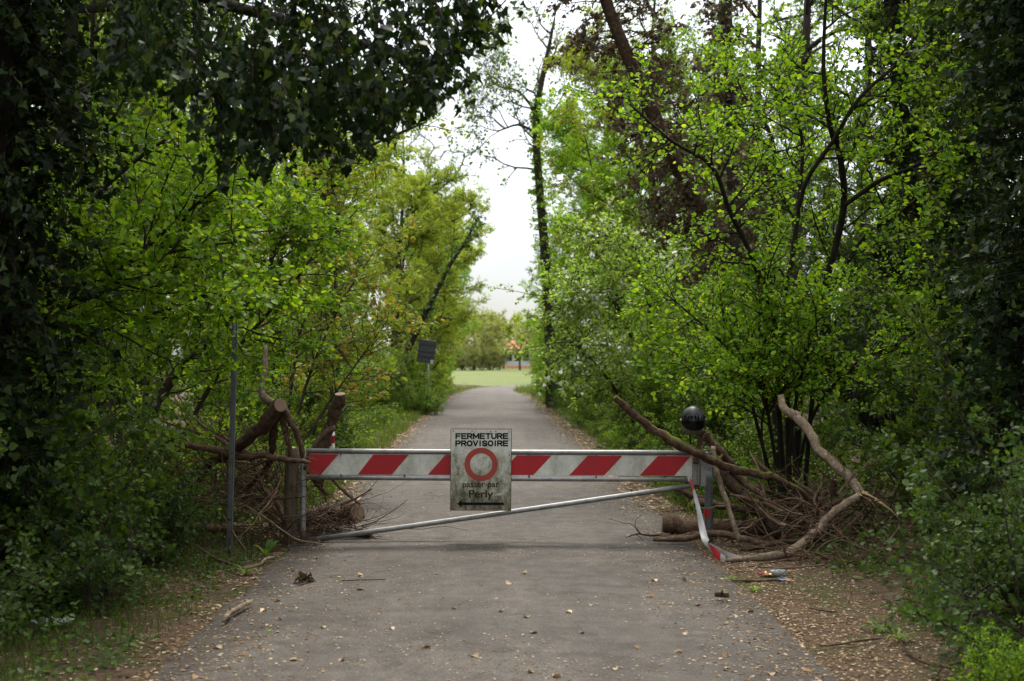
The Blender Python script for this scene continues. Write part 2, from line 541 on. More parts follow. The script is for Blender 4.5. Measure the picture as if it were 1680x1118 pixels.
# ------------------------------------------------------------------ ground, road, field
xs = np.concatenate([[-420, -260, -160, -100, -60, -40, -28], np.arange(-20, -6, 1.0), np.arange(-6, 6.01, 0.2), np.arange(7, 21, 1.0), [28, 40, 60, 100, 160, 260, 420]])
ys = np.concatenate([[-60, -30, -15, -6, 0, 3], np.arange(5, 18, 0.25), np.arange(18, 100, 1.2), np.arange(100, 260, 12), [300, 400, 600, 900]])
XX, YY = np.meshgrid(xs, ys)
ZZ = gz(XX, YY)
nx, ny = len(xs), len(ys)
I = np.arange(nx * ny).reshape(ny, nx)
Q = np.stack([I[:-1, :-1], I[:-1, 1:], I[1:, 1:], I[1:, :-1]], -1).reshape(-1, 4)
ground = obj_of('ground', make_mesh('ground', np.stack([XX, YY, ZZ], -1).reshape(-1, 3), Q, smooth=True), M['soil'])
tagged(ground, 'brown leaf-strewn soil of the wood floor either side of the road', 'ground', kind='structure')

LEFT = [(-1.74, -8), (-1.74, 4), (-1.74, 50), (-1.45, 62), (-0.8, 72), (0.7, 79.5), (3.2, 85), (8, 89.5), (20, 93)]
RIGHT = [(1.82, -8), (1.82, 4), (1.82, 56), (1.5, 63), (1.3, 68), (1.55, 73), (2.6, 77.5), (4.8, 81), (9, 84.5), (21, 88)]


def resample(line, n):
    pts = np.array(line, float)
    d = np.concatenate([[0], np.cumsum(np.linalg.norm(np.diff(pts, axis=0), axis=1))])
    # denser near the camera
    t = (np.linspace(0, 1, n) ** 1.4) * d[-1]
    return np.stack([np.interp(t, d, pts[:, 0]), np.interp(t, d, pts[:, 1])], 1)


NR = 420
La, Ra = resample(LEFT, NR), resample(RIGHT, NR)
wob = np.random.default_rng(3)


def edge_wob(y, s):
    return 0.016 * np.sin(y * 1.3 + s) + 0.012 * np.sin(y * 4.1 + 2 * s) + 0.010 * wob.normal(size=len(y))


La[:, 0] += edge_wob(La[:, 1], 0.4); Ra[:, 0] += edge_wob(Ra[:, 1], 2.1)
cols = 9
V = []
for k in range(cols):
    f = k / (cols - 1)
    xy = La * (1 - f) + Ra * f
    z = 0.028 * (1 - (2 * f - 1) ** 2) + 0.0
    V.append(np.column_stack([xy, np.full(NR, z)]))
V = [np.column_stack([La - [0.03, 0], np.full(NR, -0.08)])] + V + [np.column_stack([Ra + [0.03, 0], np.full(NR, -0.08)])]
V = np.stack(V, 1)
I = np.arange(NR * (cols + 2)).reshape(NR, cols + 2)
Q = np.stack([I[:-1, :-1], I[:-1, 1:], I[1:, 1:], I[1:, :-1]], -1).reshape(-1, 4)
road = obj_of('road', make_mesh('road', V.reshape(-1, 3), Q, smooth=True), M['asphalt'])
tagged(road, 'worn grey asphalt road running straight through the wood', 'road', kind='structure')

fx = np.concatenate([np.linspace(-120, -10, 8), np.linspace(-6, 40, 24), np.linspace(50, 160, 8)])
fy = np.concatenate([np.linspace(80, 120, 20), np.linspace(126, 330, 16)])
FX, FY = np.meshgrid(fx, fy)
FZ = np.maximum(gz(FX, FY), -0.035) + 0.012 + np.clip((FY - 90) / 110, 0, 1) ** 1.5 * 0.35
I = np.arange(FX.size).reshape(FX.shape)
Q = np.stack([I[:-1, :-1], I[:-1, 1:], I[1:, 1:], I[1:, :-1]], -1).reshape(-1, 4)
field = obj_of('field', make_mesh('field', np.stack([FX, FY, FZ], -1).reshape(-1, 3), Q, smooth=True), M['meadow'])
tagged(field, 'pale sunlit meadow beyond the bend of the road', 'field', kind='structure')

# ------------------------------------------------------------------ plants: skeleton, tubes, leaves
LEAF_OVAL = (np.array([(0, 0, 0), (0.30, 0.28, 0.07), (0.30, 0.62, 0.06), (0, 1.0, -0.10), (-0.30, 0.62, 0.06), (-0.30, 0.28, 0.07)]), [(0, 1, 2, 3), (0, 3, 4, 5)])
LEAF_WIDE = (np.array([(0, 0, 0), (0.40, 0.20, 0.06), (0.38, 0.62, 0.05), (0, 1.0, -0.08), (-0.38, 0.62, 0.05), (-0.40, 0.20, 0.06)]), [(0, 1, 2, 3), (0, 3, 4, 5)])
LEAF_IVY = (np.array([(0, 0.12, 0), (0.30, 0.0, 0.03), (0.50, 0.26, 0.06), (0.24, 0.50, 0.05), (0, 1.0, -0.10), (-0.24, 0.50, 0.05), (-0.50, 0.26, 0.06), (-0.30, 0.0, 0.03)]), [(0, 1, 2, 3), (4, 5, 0, 3), (0, 5, 6, 7)])
LEAF_SIMPLE = (np.array([(0, 0, 0), (0.36, 0.5, 0.06), (0, 1.0, -0.06), (-0.36, 0.5, 0.06)]), [(0, 1, 2, 3)])


def unit(a):
    return a / np.maximum(np.linalg.norm(a, axis=-1, keepdims=True), 1e-9)


def leaf_mesh(name, pos, axis, size, template, up=1.0, spread=0.75, seed=0, sizevar=0.5, tint_pow=1.0):
    """One mesh of leaves: template placed at pos along axis, facing roughly up."""
    r = np.random.default_rng(seed)
    n = len(pos)
    T, F = template
    pos = np.asarray(pos, float); axis = unit(np.asarray(axis, float))
    nrm = unit(np.array([0, 0, up]) + r.normal(size=(n, 3)) * spread)
    nrm = unit(nrm - axis * np.sum(nrm * axis, 1, keepdims=True))
    side = np.cross(axis, nrm)
    s = (size * (1 + sizevar * r.uniform(-1, 1, n)))[:, None, None]
    V = pos[:, None, :] + s * (T[None, :, 0:1] * side[:, None, :] + T[None, :, 1:2] * axis[:, None, :] + T[None, :, 2:3] * nrm[:, None, :])
    k = len(T)
    F = np.array(F)
    Q = (np.arange(n)[:, None, None] * k + F[None]).reshape(-1, 4)
    tint = np.repeat(r.uniform(0, 1, n) ** tint_pow, len(F))
    return make_mesh(name, V.reshape(-1, 3), Q, tint=tint)


def tubes(polys, sides):
    """polys: list of (pts, radii); returns V, Q for all of them."""
    groups = {}
    for pts, rad in polys:
        groups.setdefault(len(pts), []).append((pts, rad))
    VV, QQ, off = [], [], 0
    ang = np.arange(sides) * 2 * np.pi / sides
    for m, lst in groups.items():
        p = np.array([[tuple(q) for q in a] for a, _ in lst]); r = np.array([b for _, b in lst])
        t = unit(np.gradient(p, axis=1))
        ref = np.array([0.31, 0.52, 0.15])
        alt = np.array([-0.7, 0.2, 0.68])
        use = (np.abs(t.mean(1) @ unit(ref)) > 0.9)[:, None, None]
        rf = np.where(use, alt, ref)
        u = unit(np.cross(t, rf)); w = np.cross(t, u)
        ring = p[:, :, None, :] + r[:, :, None, None] * (np.cos(ang)[None, None, :, None] * u[:, :, None, :] + np.sin(ang)[None, None, :, None] * w[:, :, None, :])
        N = len(lst)
        I = np.arange(N * m * sides).reshape(N, m, sides) + off
        a = I[:, :-1, :]; b = np.roll(I, -1, 2)[:, :-1, :]; c = np.roll(I, -1, 2)[:, 1:, :]; d = I[:, 1:, :]
        QQ.append(np.stack([a, b, c, d], -1).reshape(-1, 4)); VV.append(ring.reshape(-1, 3)); off += N * m * sides
    return np.concatenate(VV), np.concatenate(QQ)


class Skel:
    def __init__(s, seed):
        s.r = random.Random(seed); s.wood = {}; s.lp = []; s.la = []

    def add(s, pts, rad, lev):
        s.wood.setdefault(lev, []).append((pts, rad))

    def leafs(s, pts, spacing, off=0.02, droop=0.15, out=0.8):
        r = s.r
        for i in range(len(pts) - 1):
            a, b = pts[i], pts[i + 1]
            L = (b - a).length
            if L < 1e-6: continue
            d = (b - a) / L
            c = L / spacing
            c = int(c) + (1 if r.random() < c - int(c) else 0)
            for _ in range(c):
                p = a.lerp(b, r.random())
                v = Vector((r.gauss(0, 1), r.gauss(0, 1), r.gauss(0, 0.6)))
                v = (v - d * v.dot(d)).normalized() * out + d * 0.6
                v.z -= droop
                v.normalize()
                s.lp.append(tuple(p + v * off)); s.la.append(tuple(v))

    def limb(s, p, d, L, rad, lev, prm):
        """A limb and everything that grows from it; prm is a list of levels."""
        q = prm[lev]
        n = q.get('seg', 5); step = L / n
        wig, trop = q.get('wig', 0.15), q.get('trop', 0.03)
        r = s.r
        pts = [p.copy()]; d = d.normalized()
        for i in range(n):
            d = (d + Vector((r.gauss(0, wig), r.gauss(0, wig), r.gauss(0, wig) + trop))).normalized()
            p = p + d * step
            pts.append(p)
        s.along(pts, [rad * (1 - 0.85 * (i / n)) + 0.0012 for i in range(n + 1)], lev, prm, L)

    def along(s, pts, rad, lev, prm, L=None):
        q = prm[lev]; r = s.r
        n = len(pts) - 1
        s.add(pts, rad, lev)
        if q.get('leaf'):
            s.leafs(pts, q['leaf'], droop=q.get('droop', 0.15))
        if lev + 1 < len(prm):
            if L is None: L = sum((pts[i + 1] - pts[i]).length for i in range(n))
            nc = q['n']; t0 = q.get('t0', 0.25)
            for j in range(nc):
                t = t0 + (1 - t0) * (j + r.random()) / nc
                x = min(t * n, n - 1e-4); i = int(x)
                pos = pts[i].lerp(pts[i + 1], x - i)
                dd = (pts[i + 1] - pts[i]).normalized()
                v = Vector((r.gauss(0, 1), r.gauss(0, 1), r.gauss(0, q.get('flat', 0.8))))
                if q.get('bias'): v += Vector(q['bias']) * r.random()
                v = v - dd * v.dot(dd)
                if v.length < 1e-4: continue
                v.normalize()
                a = math.radians(q.get('ang', 55) + r.gauss(0, 10))
                cd = dd * math.cos(a) + v * math.sin(a)
                shape = q.get('shape', 'taper')
                if shape == 'taper': k = 1 - 0.55 * t
                elif shape == 'round': k = 0.35 + 0.75 * math.sin(math.pi * min(1, max(0.0, (t - t0) / (1 - t0) * 0.85 + 0.12)))
                else: k = 1.0
                cl = q.get('len', L * 0.4) * k * r.uniform(0.7, 1.25)
                cr = min(rad[i] * 0.6, q.get('r', rad[i] * 0.6))
                s.limb(pos, cd, cl, cr, lev + 1, prm)

    def wood_mesh(s, name, sides=(8, 6, 4, 3, 3)):
        VV, QQ, off = [], [], 0
        for lev, polys in sorted(s.wood.items()):
            V, Q = tubes(polys, sides[min(lev, len(sides) - 1)])
            VV.append(V); QQ.append(Q + off); off += len(V)
        return make_mesh(name, np.concatenate(VV), np.concatenate(QQ), smooth=True)


def smooth_px(line):
    """Catmull-Rom through a list of Vectors."""
    out = []
    n = len(line)
    for i in range(n - 1):
        p0, p1, p2, p3 = line[max(i - 1, 0)], line[i], line[i + 1], line[min(i + 2, n - 1)]
        for k in range(4):
            t = k / 4
            out.append(0.5 * ((2 * p1) + (p2 - p0) * t + (2 * p0 - 5 * p1 + 4 * p2 - p3) * t * t + (3 * p1 - p0 - 3 * p2 + p3) * t ** 3))
    out.append(line[-1])
    return out


PROTO = {}


def proto(key, sk, leaf, size, template, spread=0.75, up=1.0, bark='bark', trunk_name='trunk', crown_name='crown', tint_pow=1.0):
    """Meshes for one kind of plant: (wood, leaves)."""
    w = sk.wood_mesh(trunk_name); w.materials.append(M[bark])
    c = leaf_mesh(crown_name, sk.lp, sk.la, size, template, spread=spread, up=up, seed=hash(key) % 1000 if False else len(sk.lp) % 997, tint_pow=tint_pow)
    c.materials.append(M[leaf])
    PROTO[key] = (w, c, [])


def plant(key, name, loc, label, cat, group=None, sc=1.0, rz=None, leaf=None, stretch=None, names=('trunk', 'crown'), extra=None, lean=None):
    w, c, more = PROTO[key]
    root = bpy.data.objects.new(name, None)
    root.empty_display_size = 0.1
    z = gzf(loc[0], loc[1]) - 0.03
    root.location = (loc[0], loc[1], z if len(loc) < 3 else loc[2])
    root.rotation_euler = (lean[0] if lean else 0, lean[1] if lean else 0, rnd.uniform(0, 6.28) if rz is None else rz)
    root.scale = (sc, sc, sc * (stretch or 1.0))
    COL.objects.link(root)
    tagged(root, label, cat, group)
    for nm, me in ((names[0], w), (names[1], c)):
        o = bpy.data.objects.new(nm, me)
        o.parent = root
        COL.objects.link(o)
        if leaf and me is c:
            o.material_slots[0].link = 'OBJECT'
            o.material_slots[0].material = M[leaf]
    for nm, me in more:
        o = bpy.data.objects.new(nm, me); o.parent = root; COL.objects.link(o)
    return root


# --- young woodland trees, 9 m, crown from low down
def mk_tree(seed, H=9.0, r0=0.09, nb=24, bl=2.3, dens=0.023, t0=0.2, wig=0.07):
    sk = Skel(seed)
    prm = [dict(seg=12, wig=wig, trop=0.05, n=nb, t0=t0, ang=58, len=bl, shape='round'),
           dict(seg=6, wig=0.16, trop=0.05, n=8, t0=0.2, ang=48, len=bl * 0.4, flat=0.45),
           dict(seg=4, wig=0.2, trop=0.0, n=6, t0=0.1, ang=48, len=0.40, flat=0.5, leaf=dens * 0.9),
           dict(seg=2, wig=0.2, trop=-0.02, leaf=dens * 0.5, n=0)]
    sk.limb(Vector((0, 0, -0.1)), Vector((0.05, 0, 1)), H, r0, 0, prm)
    return sk


proto('tree_a', mk_tree(1, nb=34), 'mid', 0.058, LEAF_SIMPLE)
proto('tree_b', mk_tree(2, nb=30, bl=2.6, t0=0.25), 'mid', 0.058, LEAF_SIMPLE)
proto('tree_c', mk_tree(3, nb=38, bl=2.1, t0=0.1), 'mid', 0.058, LEAF_SIMPLE)


# --- many-stemmed shrubs, 4 m
def mk_shrub(seed, ns=13, H=3.4, nb=15, bl=1.05, spread=0.42, dens=0.022):
    sk = Skel(seed)
    prm = [dict(seg=8, wig=0.09, trop=0.02, n=nb, t0=0.12, ang=55, len=bl, flat=0.5),
           dict(seg=4, wig=0.18, trop=0.02, n=7, t0=0.12, ang=48, len=0.42, flat=0.4, leaf=dens * 1.4),
           dict(seg=2, wig=0.2, trop=-0.02, leaf=dens * 0.75, n=0)]
    for i in range(ns):
        a = sk.r.uniform(0, 6.28); q = abs(sk.r.gauss(0, spread))
        sk.limb(Vector((math.cos(a) * 0.15, math.sin(a) * 0.15, -0.1)), Vector((math.cos(a) * q, math.sin(a) * q, 1)), H * sk.r.uniform(0.6, 1.1), 0.025, 0, prm)
    return sk


proto('shrub_a', mk_shrub(11), 'mid', 0.050, LEAF_SIMPLE, trunk_name='stems', crown_name='foliage')
proto('shrub_b', mk_shrub(12, ns=15, spread=0.52), 'mid', 0.049, LEAF_SIMPLE, trunk_name='stems', crown_name='foliage')
proto('shrub_c', mk_shrub(13, ns=12, H=3.9, nb=16, spread=0.34), 'mid', 0.050, LEAF_SIMPLE, trunk_name='stems', crown_name='foliage')


# --- low arching bushes (bramble, young elm), 1.5 m
def mk_bush(seed, ns=34, H=1.35, dens=0.017):
    sk = Skel(seed)
    prm = [dict(seg=7, wig=0.13, trop=-0.05, n=7, t0=0.15, ang=55, len=0.36, flat=0.5),
           dict(seg=3, wig=0.2, trop=-0.02, n=3, t0=0.2, ang=45, len=0.16, flat=0.4, leaf=dens),
           dict(seg=2, wig=0.2, trop=-0.02, leaf=dens * 0.8, n=0)]
    for i in range(ns):
        a = sk.r.uniform(0, 6.28); q = abs(sk.r.gauss(0, 0.55)); b = sk.r.uniform(0, 0.45)
        sk.limb(Vector((math.cos(a) * b, math.sin(a) * b, -0.05)), Vector((math.cos(a) * q, math.sin(a) * q, 1)), H * sk.r.uniform(0.5, 1.15), 0.008, 0, prm)
    return sk


proto('bush_a', mk_bush(21), 'mid', 0.037, LEAF_OVAL, trunk_name='stems', crown_name='foliage')
proto('bush_b', mk_bush(22, ns=30, H=1.6), 'mid', 0.042, LEAF_WIDE, trunk_name='stems', crown_name='foliage')
proto('bush_c', mk_bush(23, ns=40, H=1.0), 'mid', 0.034, LEAF_OVAL, trunk_name='stems', crown_name='foliage')


# --- ivy-clad trunk, 8 m: a bole with a thick coat of ivy leaves on stand-off shoots
def mk_ivy_trunk(seed, H=8.0, r0=0.16, n=520, shoot=0.38, dens=0.045, lean=(0.03, 0.0)):
    sk = Skel(seed)
    r = sk.r
    pts = [Vector((lean[0] * z + 0.05 * math.sin(z * 1.3 + seed), lean[1] * z + 0.05 * math.cos(z * 0.9), z)) for z in np.linspace(-0.1, H, 14)]
    sk.add(pts, [r0 * (1 - 0.55 * i / 13) for i in range(14)], 0)
    prm = [dict(seg=4, wig=0.25, trop=-0.10, leaf=dens, n=0, droop=0.5)]
    for i in range(n):
        z = r.uniform(0.3, H); x = (z + 0.1) / (H + 0.1) * 13; k = min(int(x), 12)
        p = pts[k].lerp(pts[k + 1], x - k)
        a = r.uniform(0, 6.28)
        d = Vector((math.cos(a), math.sin(a), r.uniform(-0.3, 0.5)))
        lump = 0.55 + 0.75 * abs(math.sin(z * 1.9 + seed + math.sin(a * 2)))
        sk.limb(p + d * r0 * 0.6, d, shoot * lump * r.uniform(0.6, 1.3), 0.006, 0, [dict(prm[0])])
    # the shoots were added at level 0 with the bole: move them to a thin level
    bole = [w for w in sk.wood[0] if len(w[0]) == 14]; thin = [w for w in sk.wood[0] if len(w[0]) != 14]
    sk.wood = {0: bole, 3: thin}
    return sk


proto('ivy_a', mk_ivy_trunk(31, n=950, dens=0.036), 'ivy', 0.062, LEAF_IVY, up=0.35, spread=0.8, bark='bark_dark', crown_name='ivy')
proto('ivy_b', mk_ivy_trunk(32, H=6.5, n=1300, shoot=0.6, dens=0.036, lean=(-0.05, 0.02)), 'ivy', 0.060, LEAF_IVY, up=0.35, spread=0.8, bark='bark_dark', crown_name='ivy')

# --- bare tall trunk with a thin high crown
sk = mk_tree(41, H=13, r0=0.15, nb=16, bl=2.6, dens=0.12, t0=0.5, wig=0.04)
proto('tall_tree', sk, 'fresh', 0.075, LEAF_OVAL, bark='bark_dark')

# --- broad field tree for the far side of the meadow
sk = Skel(51)
prm = [dict(seg=6, wig=0.05, trop=0.05, n=16, t0=0.32, ang=60, len=4.6, shape='round'),
       dict(seg=6, wig=0.14, trop=0.06, n=9, t0=0.15, ang=50, len=2.0, flat=0.6),
       dict(seg=4, wig=0.2, trop=0.0, leaf=0.075, n=0)]
sk.limb(Vector((0, 0, -0.1)), Vector((0, 0, 1)), 8.5, 0.28, 0, prm)
proto('field_tree', sk, 'far', 0.34, LEAF_SIMPLE, spread=1.0)


def hero(name, label, cat, stems, prm, seed, leaf, size, template, base, bark='bark', spread=0.75, up=1.0, names=('trunk', 'crown'), tint_pow=1.0, sides=(9, 6, 4, 3, 3)):
    """A plant whose main stems follow the photograph: stems = [(points, radii)], all in world space."""
    sk = Skel(seed)
    base = Vector(base)
    for line, rad in stems:
        pts = smooth_px([Vector(p) - base for p in line])
        rr = list(np.interp(np.linspace(0, 1, len(pts)), np.linspace(0, 1, len(rad)), rad))
        sk.along(pts, rr, 0, prm)
    root = empty(name, base, label, cat)
    obj_of(names[0], sk.wood_mesh(names[0], sides), M[bark], root)
    if leaf:
        obj_of(names[1], leaf_mesh(names[1], sk.lp, sk.la, size, template, spread=spread, up=up, seed=seed, tint_pow=tint_pow), M[leaf], root)
    return root, sk

# ------------------------------------------------------------------ hero plants
# the many-stemmed hazel behind the branch heap on the right
def line(pxs, d0, d1):
    n = len(pxs)
    return [P(x, y, d0 + (d1 - d0) * i / (n - 1)) for i, (x, y) in enumerate(pxs)]


HB = P(1290, 835, 14.0); HB.z = gzf(HB.x, HB.y)
hz_prm = [dict(n=20, t0=0.30, ang=52, len=1.15, r=0.011, flat=0.55),
          dict(seg=6, wig=0.15, trop=0.03, n=7, t0=0.15, ang=48, len=0.46, flat=0.35, leaf=0.08),
          dict(seg=2, wig=0.2, trop=-0.01, leaf=0.024, n=0)]
hz_stems = [
    (line([(1288, 835), (1275, 640), (1269, 526), (1231, 416), (1198, 350), (1168, 274), (1100, 230), (1010, 150)], 14.0, 12.2), [0.0351, 0.0312, 0.0257, 0.0195, 0.0078]),
    (line([(1296, 835), (1290, 640), (1286, 509), (1302, 411), (1313, 307), (1316, 230), (1299, 181), (1280, 137), (1231, 90)], 14.1, 13.6), [0.0328, 0.0273, 0.0218, 0.0156, 0.0062]),
    (line([(1306, 835), (1312, 650), (1330, 548), (1362, 438), (1384, 340), (1379, 263), (1362, 208), (1351, 110), (1357, -40)], 14.2, 12.3), [0.0429, 0.0390, 0.0359, 0.0281, 0.0125]),
    (line([(1387, 336), (1445, 296), (1499, 274), (1554, 235), (1630, 170)], 13.0, 11.9), [0.0265, 0.0218, 0.0172, 0.0094]),
    (line([(1300, 420), (1319, 307), (1368, 230), (1412, 159), (1488, 93), (1600, 0)], 13.2, 12.0), [0.0265, 0.0234, 0.0195, 0.0109]),
    (line([(1282, 835), (1268, 640), (1264, 378), (1269, 307), (1269, 235), (1247, 192), (1209, 131), (1180, -20)], 14.5, 14.5), [0.0312, 0.0250, 0.0203, 0.0140, 0.0062]),
    (line([(1318, 835), (1345, 560), (1406, 405), (1483, 345), (1549, 285), (1610, 195)], 14.0, 12.2), [0.0281, 0.0234, 0.0195, 0.0109]),
    (line([(1278, 835), (1240, 690), (1215, 600), (1160, 540), (1090, 480)], 14.0, 12.9), [0.0218, 0.0172, 0.0125, 0.0047]),
    (line([(1300, 835), (1330, 690), (1400, 600), (1480, 560), (1560, 500)], 14.0, 12.6), [0.0218, 0.0172, 0.0125, 0.0047]),
    (line([(1290, 835), (1300, 700), (1320, 600), (1360, 540), (1430, 470)], 13.7, 12.4), [0.0218, 0.0172, 0.0125, 0.0047]),
    (line([(1270, 835), (1250, 720), (1250, 640), (1200, 600), (1120, 610)], 13.6, 12.7), [0.0156, 0.0125, 0.0094, 0.0047]),
    (line([(1284, 835), (1262, 690), (1245, 590), (1250, 480)], 13.6, 13.2), [0.0234, 0.0195, 0.0156, 0.0094]),
    (line([(1312, 835), (1298, 700), (1282, 560), (1290, 470)], 13.5, 13.4), [0.0234, 0.0195, 0.0156, 0.0094]),
]
hero('hazel', 'many-stemmed hazel with fresh green leaves fanning up behind the right branch heap', 'tree', hz_stems, hz_prm, 71, 'fresh', 0.041, LEAF_WIDE, HB, bark='bark_dark')

# leaning trunk wrapped in dead brown ivy
DB = P(1222, 700, 20.0); DB.z = gzf(DB.x, DB.y) - 0.1
d_prm = [dict(n=190, t0=0.22, ang=75, len=0.95, r=0.010, flat=0.9, shape='even'),
         dict(seg=4, wig=0.25, trop=-0.10, n=4, t0=0.2, ang=50, len=0.34, leaf=0.09, droop=0.5),
         dict(seg=2, wig=0.25, trop=-0.12, leaf=0.026, n=0, droop=0.6)]
d_stems = [(line([(1222, 745), (1215, 640), (1198, 490), (1160, 370), (1110, 270), (1055, 150), (1000, 20), (960, -110)], 20.0, 18.6), [0.17, 0.15, 0.125, 0.10, 0.08])]
hero('ivy_strangled_tree', 'leaning trunk clad in dead brown ivy right of the road', 'tree', d_stems, d_prm, 72, 'dead', 0.064, LEAF_IVY, DB, bark='deadwood_dark', up=0.2, spread=0.9, names=('trunk', 'ivy'))
DB2 = P(1205, 700, 22.0); DB2.z = gzf(DB2.x, DB2.y) - 0.1
d_prm2 = [dict(n=60, t0=0.35, ang=70, len=0.55, r=0.010, flat=0.9, shape='even')] + d_prm[1:]
d2 = [(line([(1210, 740), (1206, 560), (1206, 400), (1200, 240), (1195, 90), (1190, -60)], 22, 21.6), [0.15, 0.12, 0.10, 0.08])]
hero('withered_tree', 'upright dark trunk with withered ivy just behind the leaning brown one', 'tree', d2, d_prm2, 73, 'dead', 0.08, LEAF_IVY, DB2, bark='bark_dark', up=0.2, spread=0.9, names=('trunk', 'ivy'))

# tall bare-topped tree at the right edge of the sky gap
TB = P(905, 668, 42.0); TB.z = -0.1
t_prm = [dict(n=12, t0=0.45, ang=62, len=2.3, r=0.035, flat=0.35, shape='even'),
         dict(seg=7, wig=0.24, trop=0.05, n=8, t0=0.2, ang=50, len=1.0, flat=0.7),
         dict(seg=4, wig=0.26, trop=0.02, n=4, t0=0.2, ang=45, len=0.4, leaf=0.22),
         dict(seg=3, wig=0.2, leaf=0.14, n=0)]
t_stems = [(line([(905, 668), (902, 560), (895, 430), (886, 320), (880, 230), (884, 160), (898, 90), (910, 30)], 42, 41), [0.20, 0.17, 0.14, 0.12, 0.09, 0.03]),
           (line([(884, 190), (850, 150), (815, 140), (790, 105)], 41.4, 41), [0.06, 0.04, 0.02, 0.008]),
           (line([(882, 220), (850, 205), (815, 215), (785, 205)], 41.4, 40.6), [0.05, 0.04, 0.02, 0.008])]
bt_root, _ = hero('bare_topped_tree', 'tall thin tree with twisting half-bare top against the sky right of the road', 'tree', t_stems, t_prm, 74, 'mid', 0.10, LEAF_OVAL, TB, bark='bark_dark')
coat = Skel(91)                                # its coat of ivy
c_line = smooth_px([p - TB for p in t_stems[0][0][:6]])
coat.along(c_line, [0.1] * len(c_line), 0, [dict(n=420, t0=0.02, ang=78, len=0.55, r=0.01, flat=1.0, shape='taper'), dict(seg=3, wig=0.3, trop=-0.02, leaf=0.035, n=0, droop=0.3)])
obj_of('ivy', leaf_mesh('ivy', coat.lp, coat.la, 0.085, LEAF_IVY, up=0.5, spread=0.9, seed=3), M['fresh'], bt_root)

# leaning, ivy-covered dark trunk in the left row
LB = P(655, 645, 40.0); LB.z = -0.05
l_prm = [dict(n=150, t0=0.05, ang=75, len=0.3, r=0.01, flat=1.0, shape='even'),
         dict(seg=3, wig=0.25, trop=-0.05, leaf=0.05, n=0, droop=0.4)]
l_stems = [(line([(652, 660), (664, 590), (690, 530), (710, 490), (735, 440), (765, 395), (785, 355)], 40, 40), [0.11, 0.10, 0.085, 0.06, 0.02])]
hero('leaning_tree', 'dark ivy-furred trunk leaning over the road in the left row', 'tree', l_stems, l_prm, 75, 'dark', 0.09, LEAF_IVY, LB, bark='bark_dark', up=0.3, spread=0.9, names=('trunk', 'ivy'))

# twisting bare dead boughs above the left row
BB = P(650, 655, 47.0); BB.z = -0.05
b_prm = [dict(n=7, t0=0.55, ang=50, len=0.8, r=0.015, flat=0.9, shape='even'), dict(seg=6, wig=0.3, trop=0.02, n=4, t0=0.3, ang=45, len=0.4), dict(seg=4, wig=0.3, n=0)]
b_stems = [(line([(640, 655), (662, 520), (692, 400), (714, 318), (735, 300), (755, 275), (762, 252), (745, 250), (730, 248), (722, 262)], 47, 46.5), [0.07, 0.055, 0.04, 0.026, 0.018, 0.012]),
           (line([(697, 385), (706, 290), (702, 262), (712, 240), (690, 220), (678, 200)], 47, 47), [0.035, 0.028, 0.02, 0.012]),
           (line([(694, 395), (730, 370), (765, 350), (772, 335), (760, 322), (745, 316)], 47, 46.6), [0.03, 0.024, 0.018, 0.010])]
hero('bare_tree', 'bare twisting boughs rising above the left tree row against the sky', 'tree', b_stems, b_prm, 76, None, 0, None, BB, bark='bark_dark')

# bright arching saplings, left in front of the steel pole
s_prm = [dict(n=26, t0=0.22, ang=55, len=0.85, r=0.009, flat=0.4, shape='even'),
         dict(seg=6, wig=0.14, trop=0.02, n=6, t0=0.15, ang=46, len=0.36, flat=0.3, leaf=0.045),
         dict(seg=2, wig=0.2, trop=-0.01, leaf=0.015, n=0)]
SA = P(20, 860, 9.6); SA.z = gzf(SA.x, SA.y)
hero('arching_sapling', 'sapling with bright lime leaves on stems arching towards the road, upper left', 'tree',
     [(line([(5, 860), (10, 600), (110, 500), (200, 440), (280, 370), (380, 290)], 9.9, 9.4), [0.03, 0.026, 0.02, 0.008]),
      (line([(10, 860), (20, 640), (90, 520), (190, 470), (260, 420), (400, 395)], 9.8, 9.2), [0.028, 0.024, 0.018, 0.006]),
      (line([(0, 860), (30, 560), (90, 400), (180, 300), (270, 230), (350, 190)], 10.3, 10.2), [0.028, 0.024, 0.018, 0.006]),
      (line([(0, 860), (60, 620), (180, 540), (280, 505), (370, 470)], 10.4, 10.2), [0.025, 0.02, 0.014, 0.006])],
     s_prm, 77, 'fresh', 0.044, LEAF_WIDE, SA, bark='bark_dark')
SB = P(235, 850, 11.8); SB.z = gzf(SB.x, SB.y)
hero('maple_sapling', 'young maple full of bright green leaves just behind the steel pole', 'tree',
     [(line([(235, 850), (249, 685), (274, 636), (299, 599), (360, 541), (400, 500), (440, 440), (455, 390)], 12.0, 11.9), [0.05, 0.048, 0.042, 0.035, 0.012]),
      (line([(230, 850), (240, 640), (250, 500), (300, 400), (380, 330)], 12.4, 12.2), [0.03, 0.025, 0.018, 0.008]),
      (line([(225, 850), (180, 640), (170, 500), (200, 380), (260, 280)], 12.4, 12.6), [0.03, 0.025, 0.018, 0.008]),
      (line([(240, 850), (330, 660), (400, 560), (470, 480), (520, 410)], 12.8, 12.8), [0.028, 0.024, 0.018, 0.008]),
      (line([(300, 600), (340, 500), (350, 420), (420, 340), (500, 330)], 12.2, 12.0), [0.025, 0.02, 0.014, 0.006])],
     s_prm, 78, 'fresh', 0.044, LEAF_WIDE, SB, bark='bark')
SC = P(470, 760, 15.5); SC.z = gzf(SC.x, SC.y)
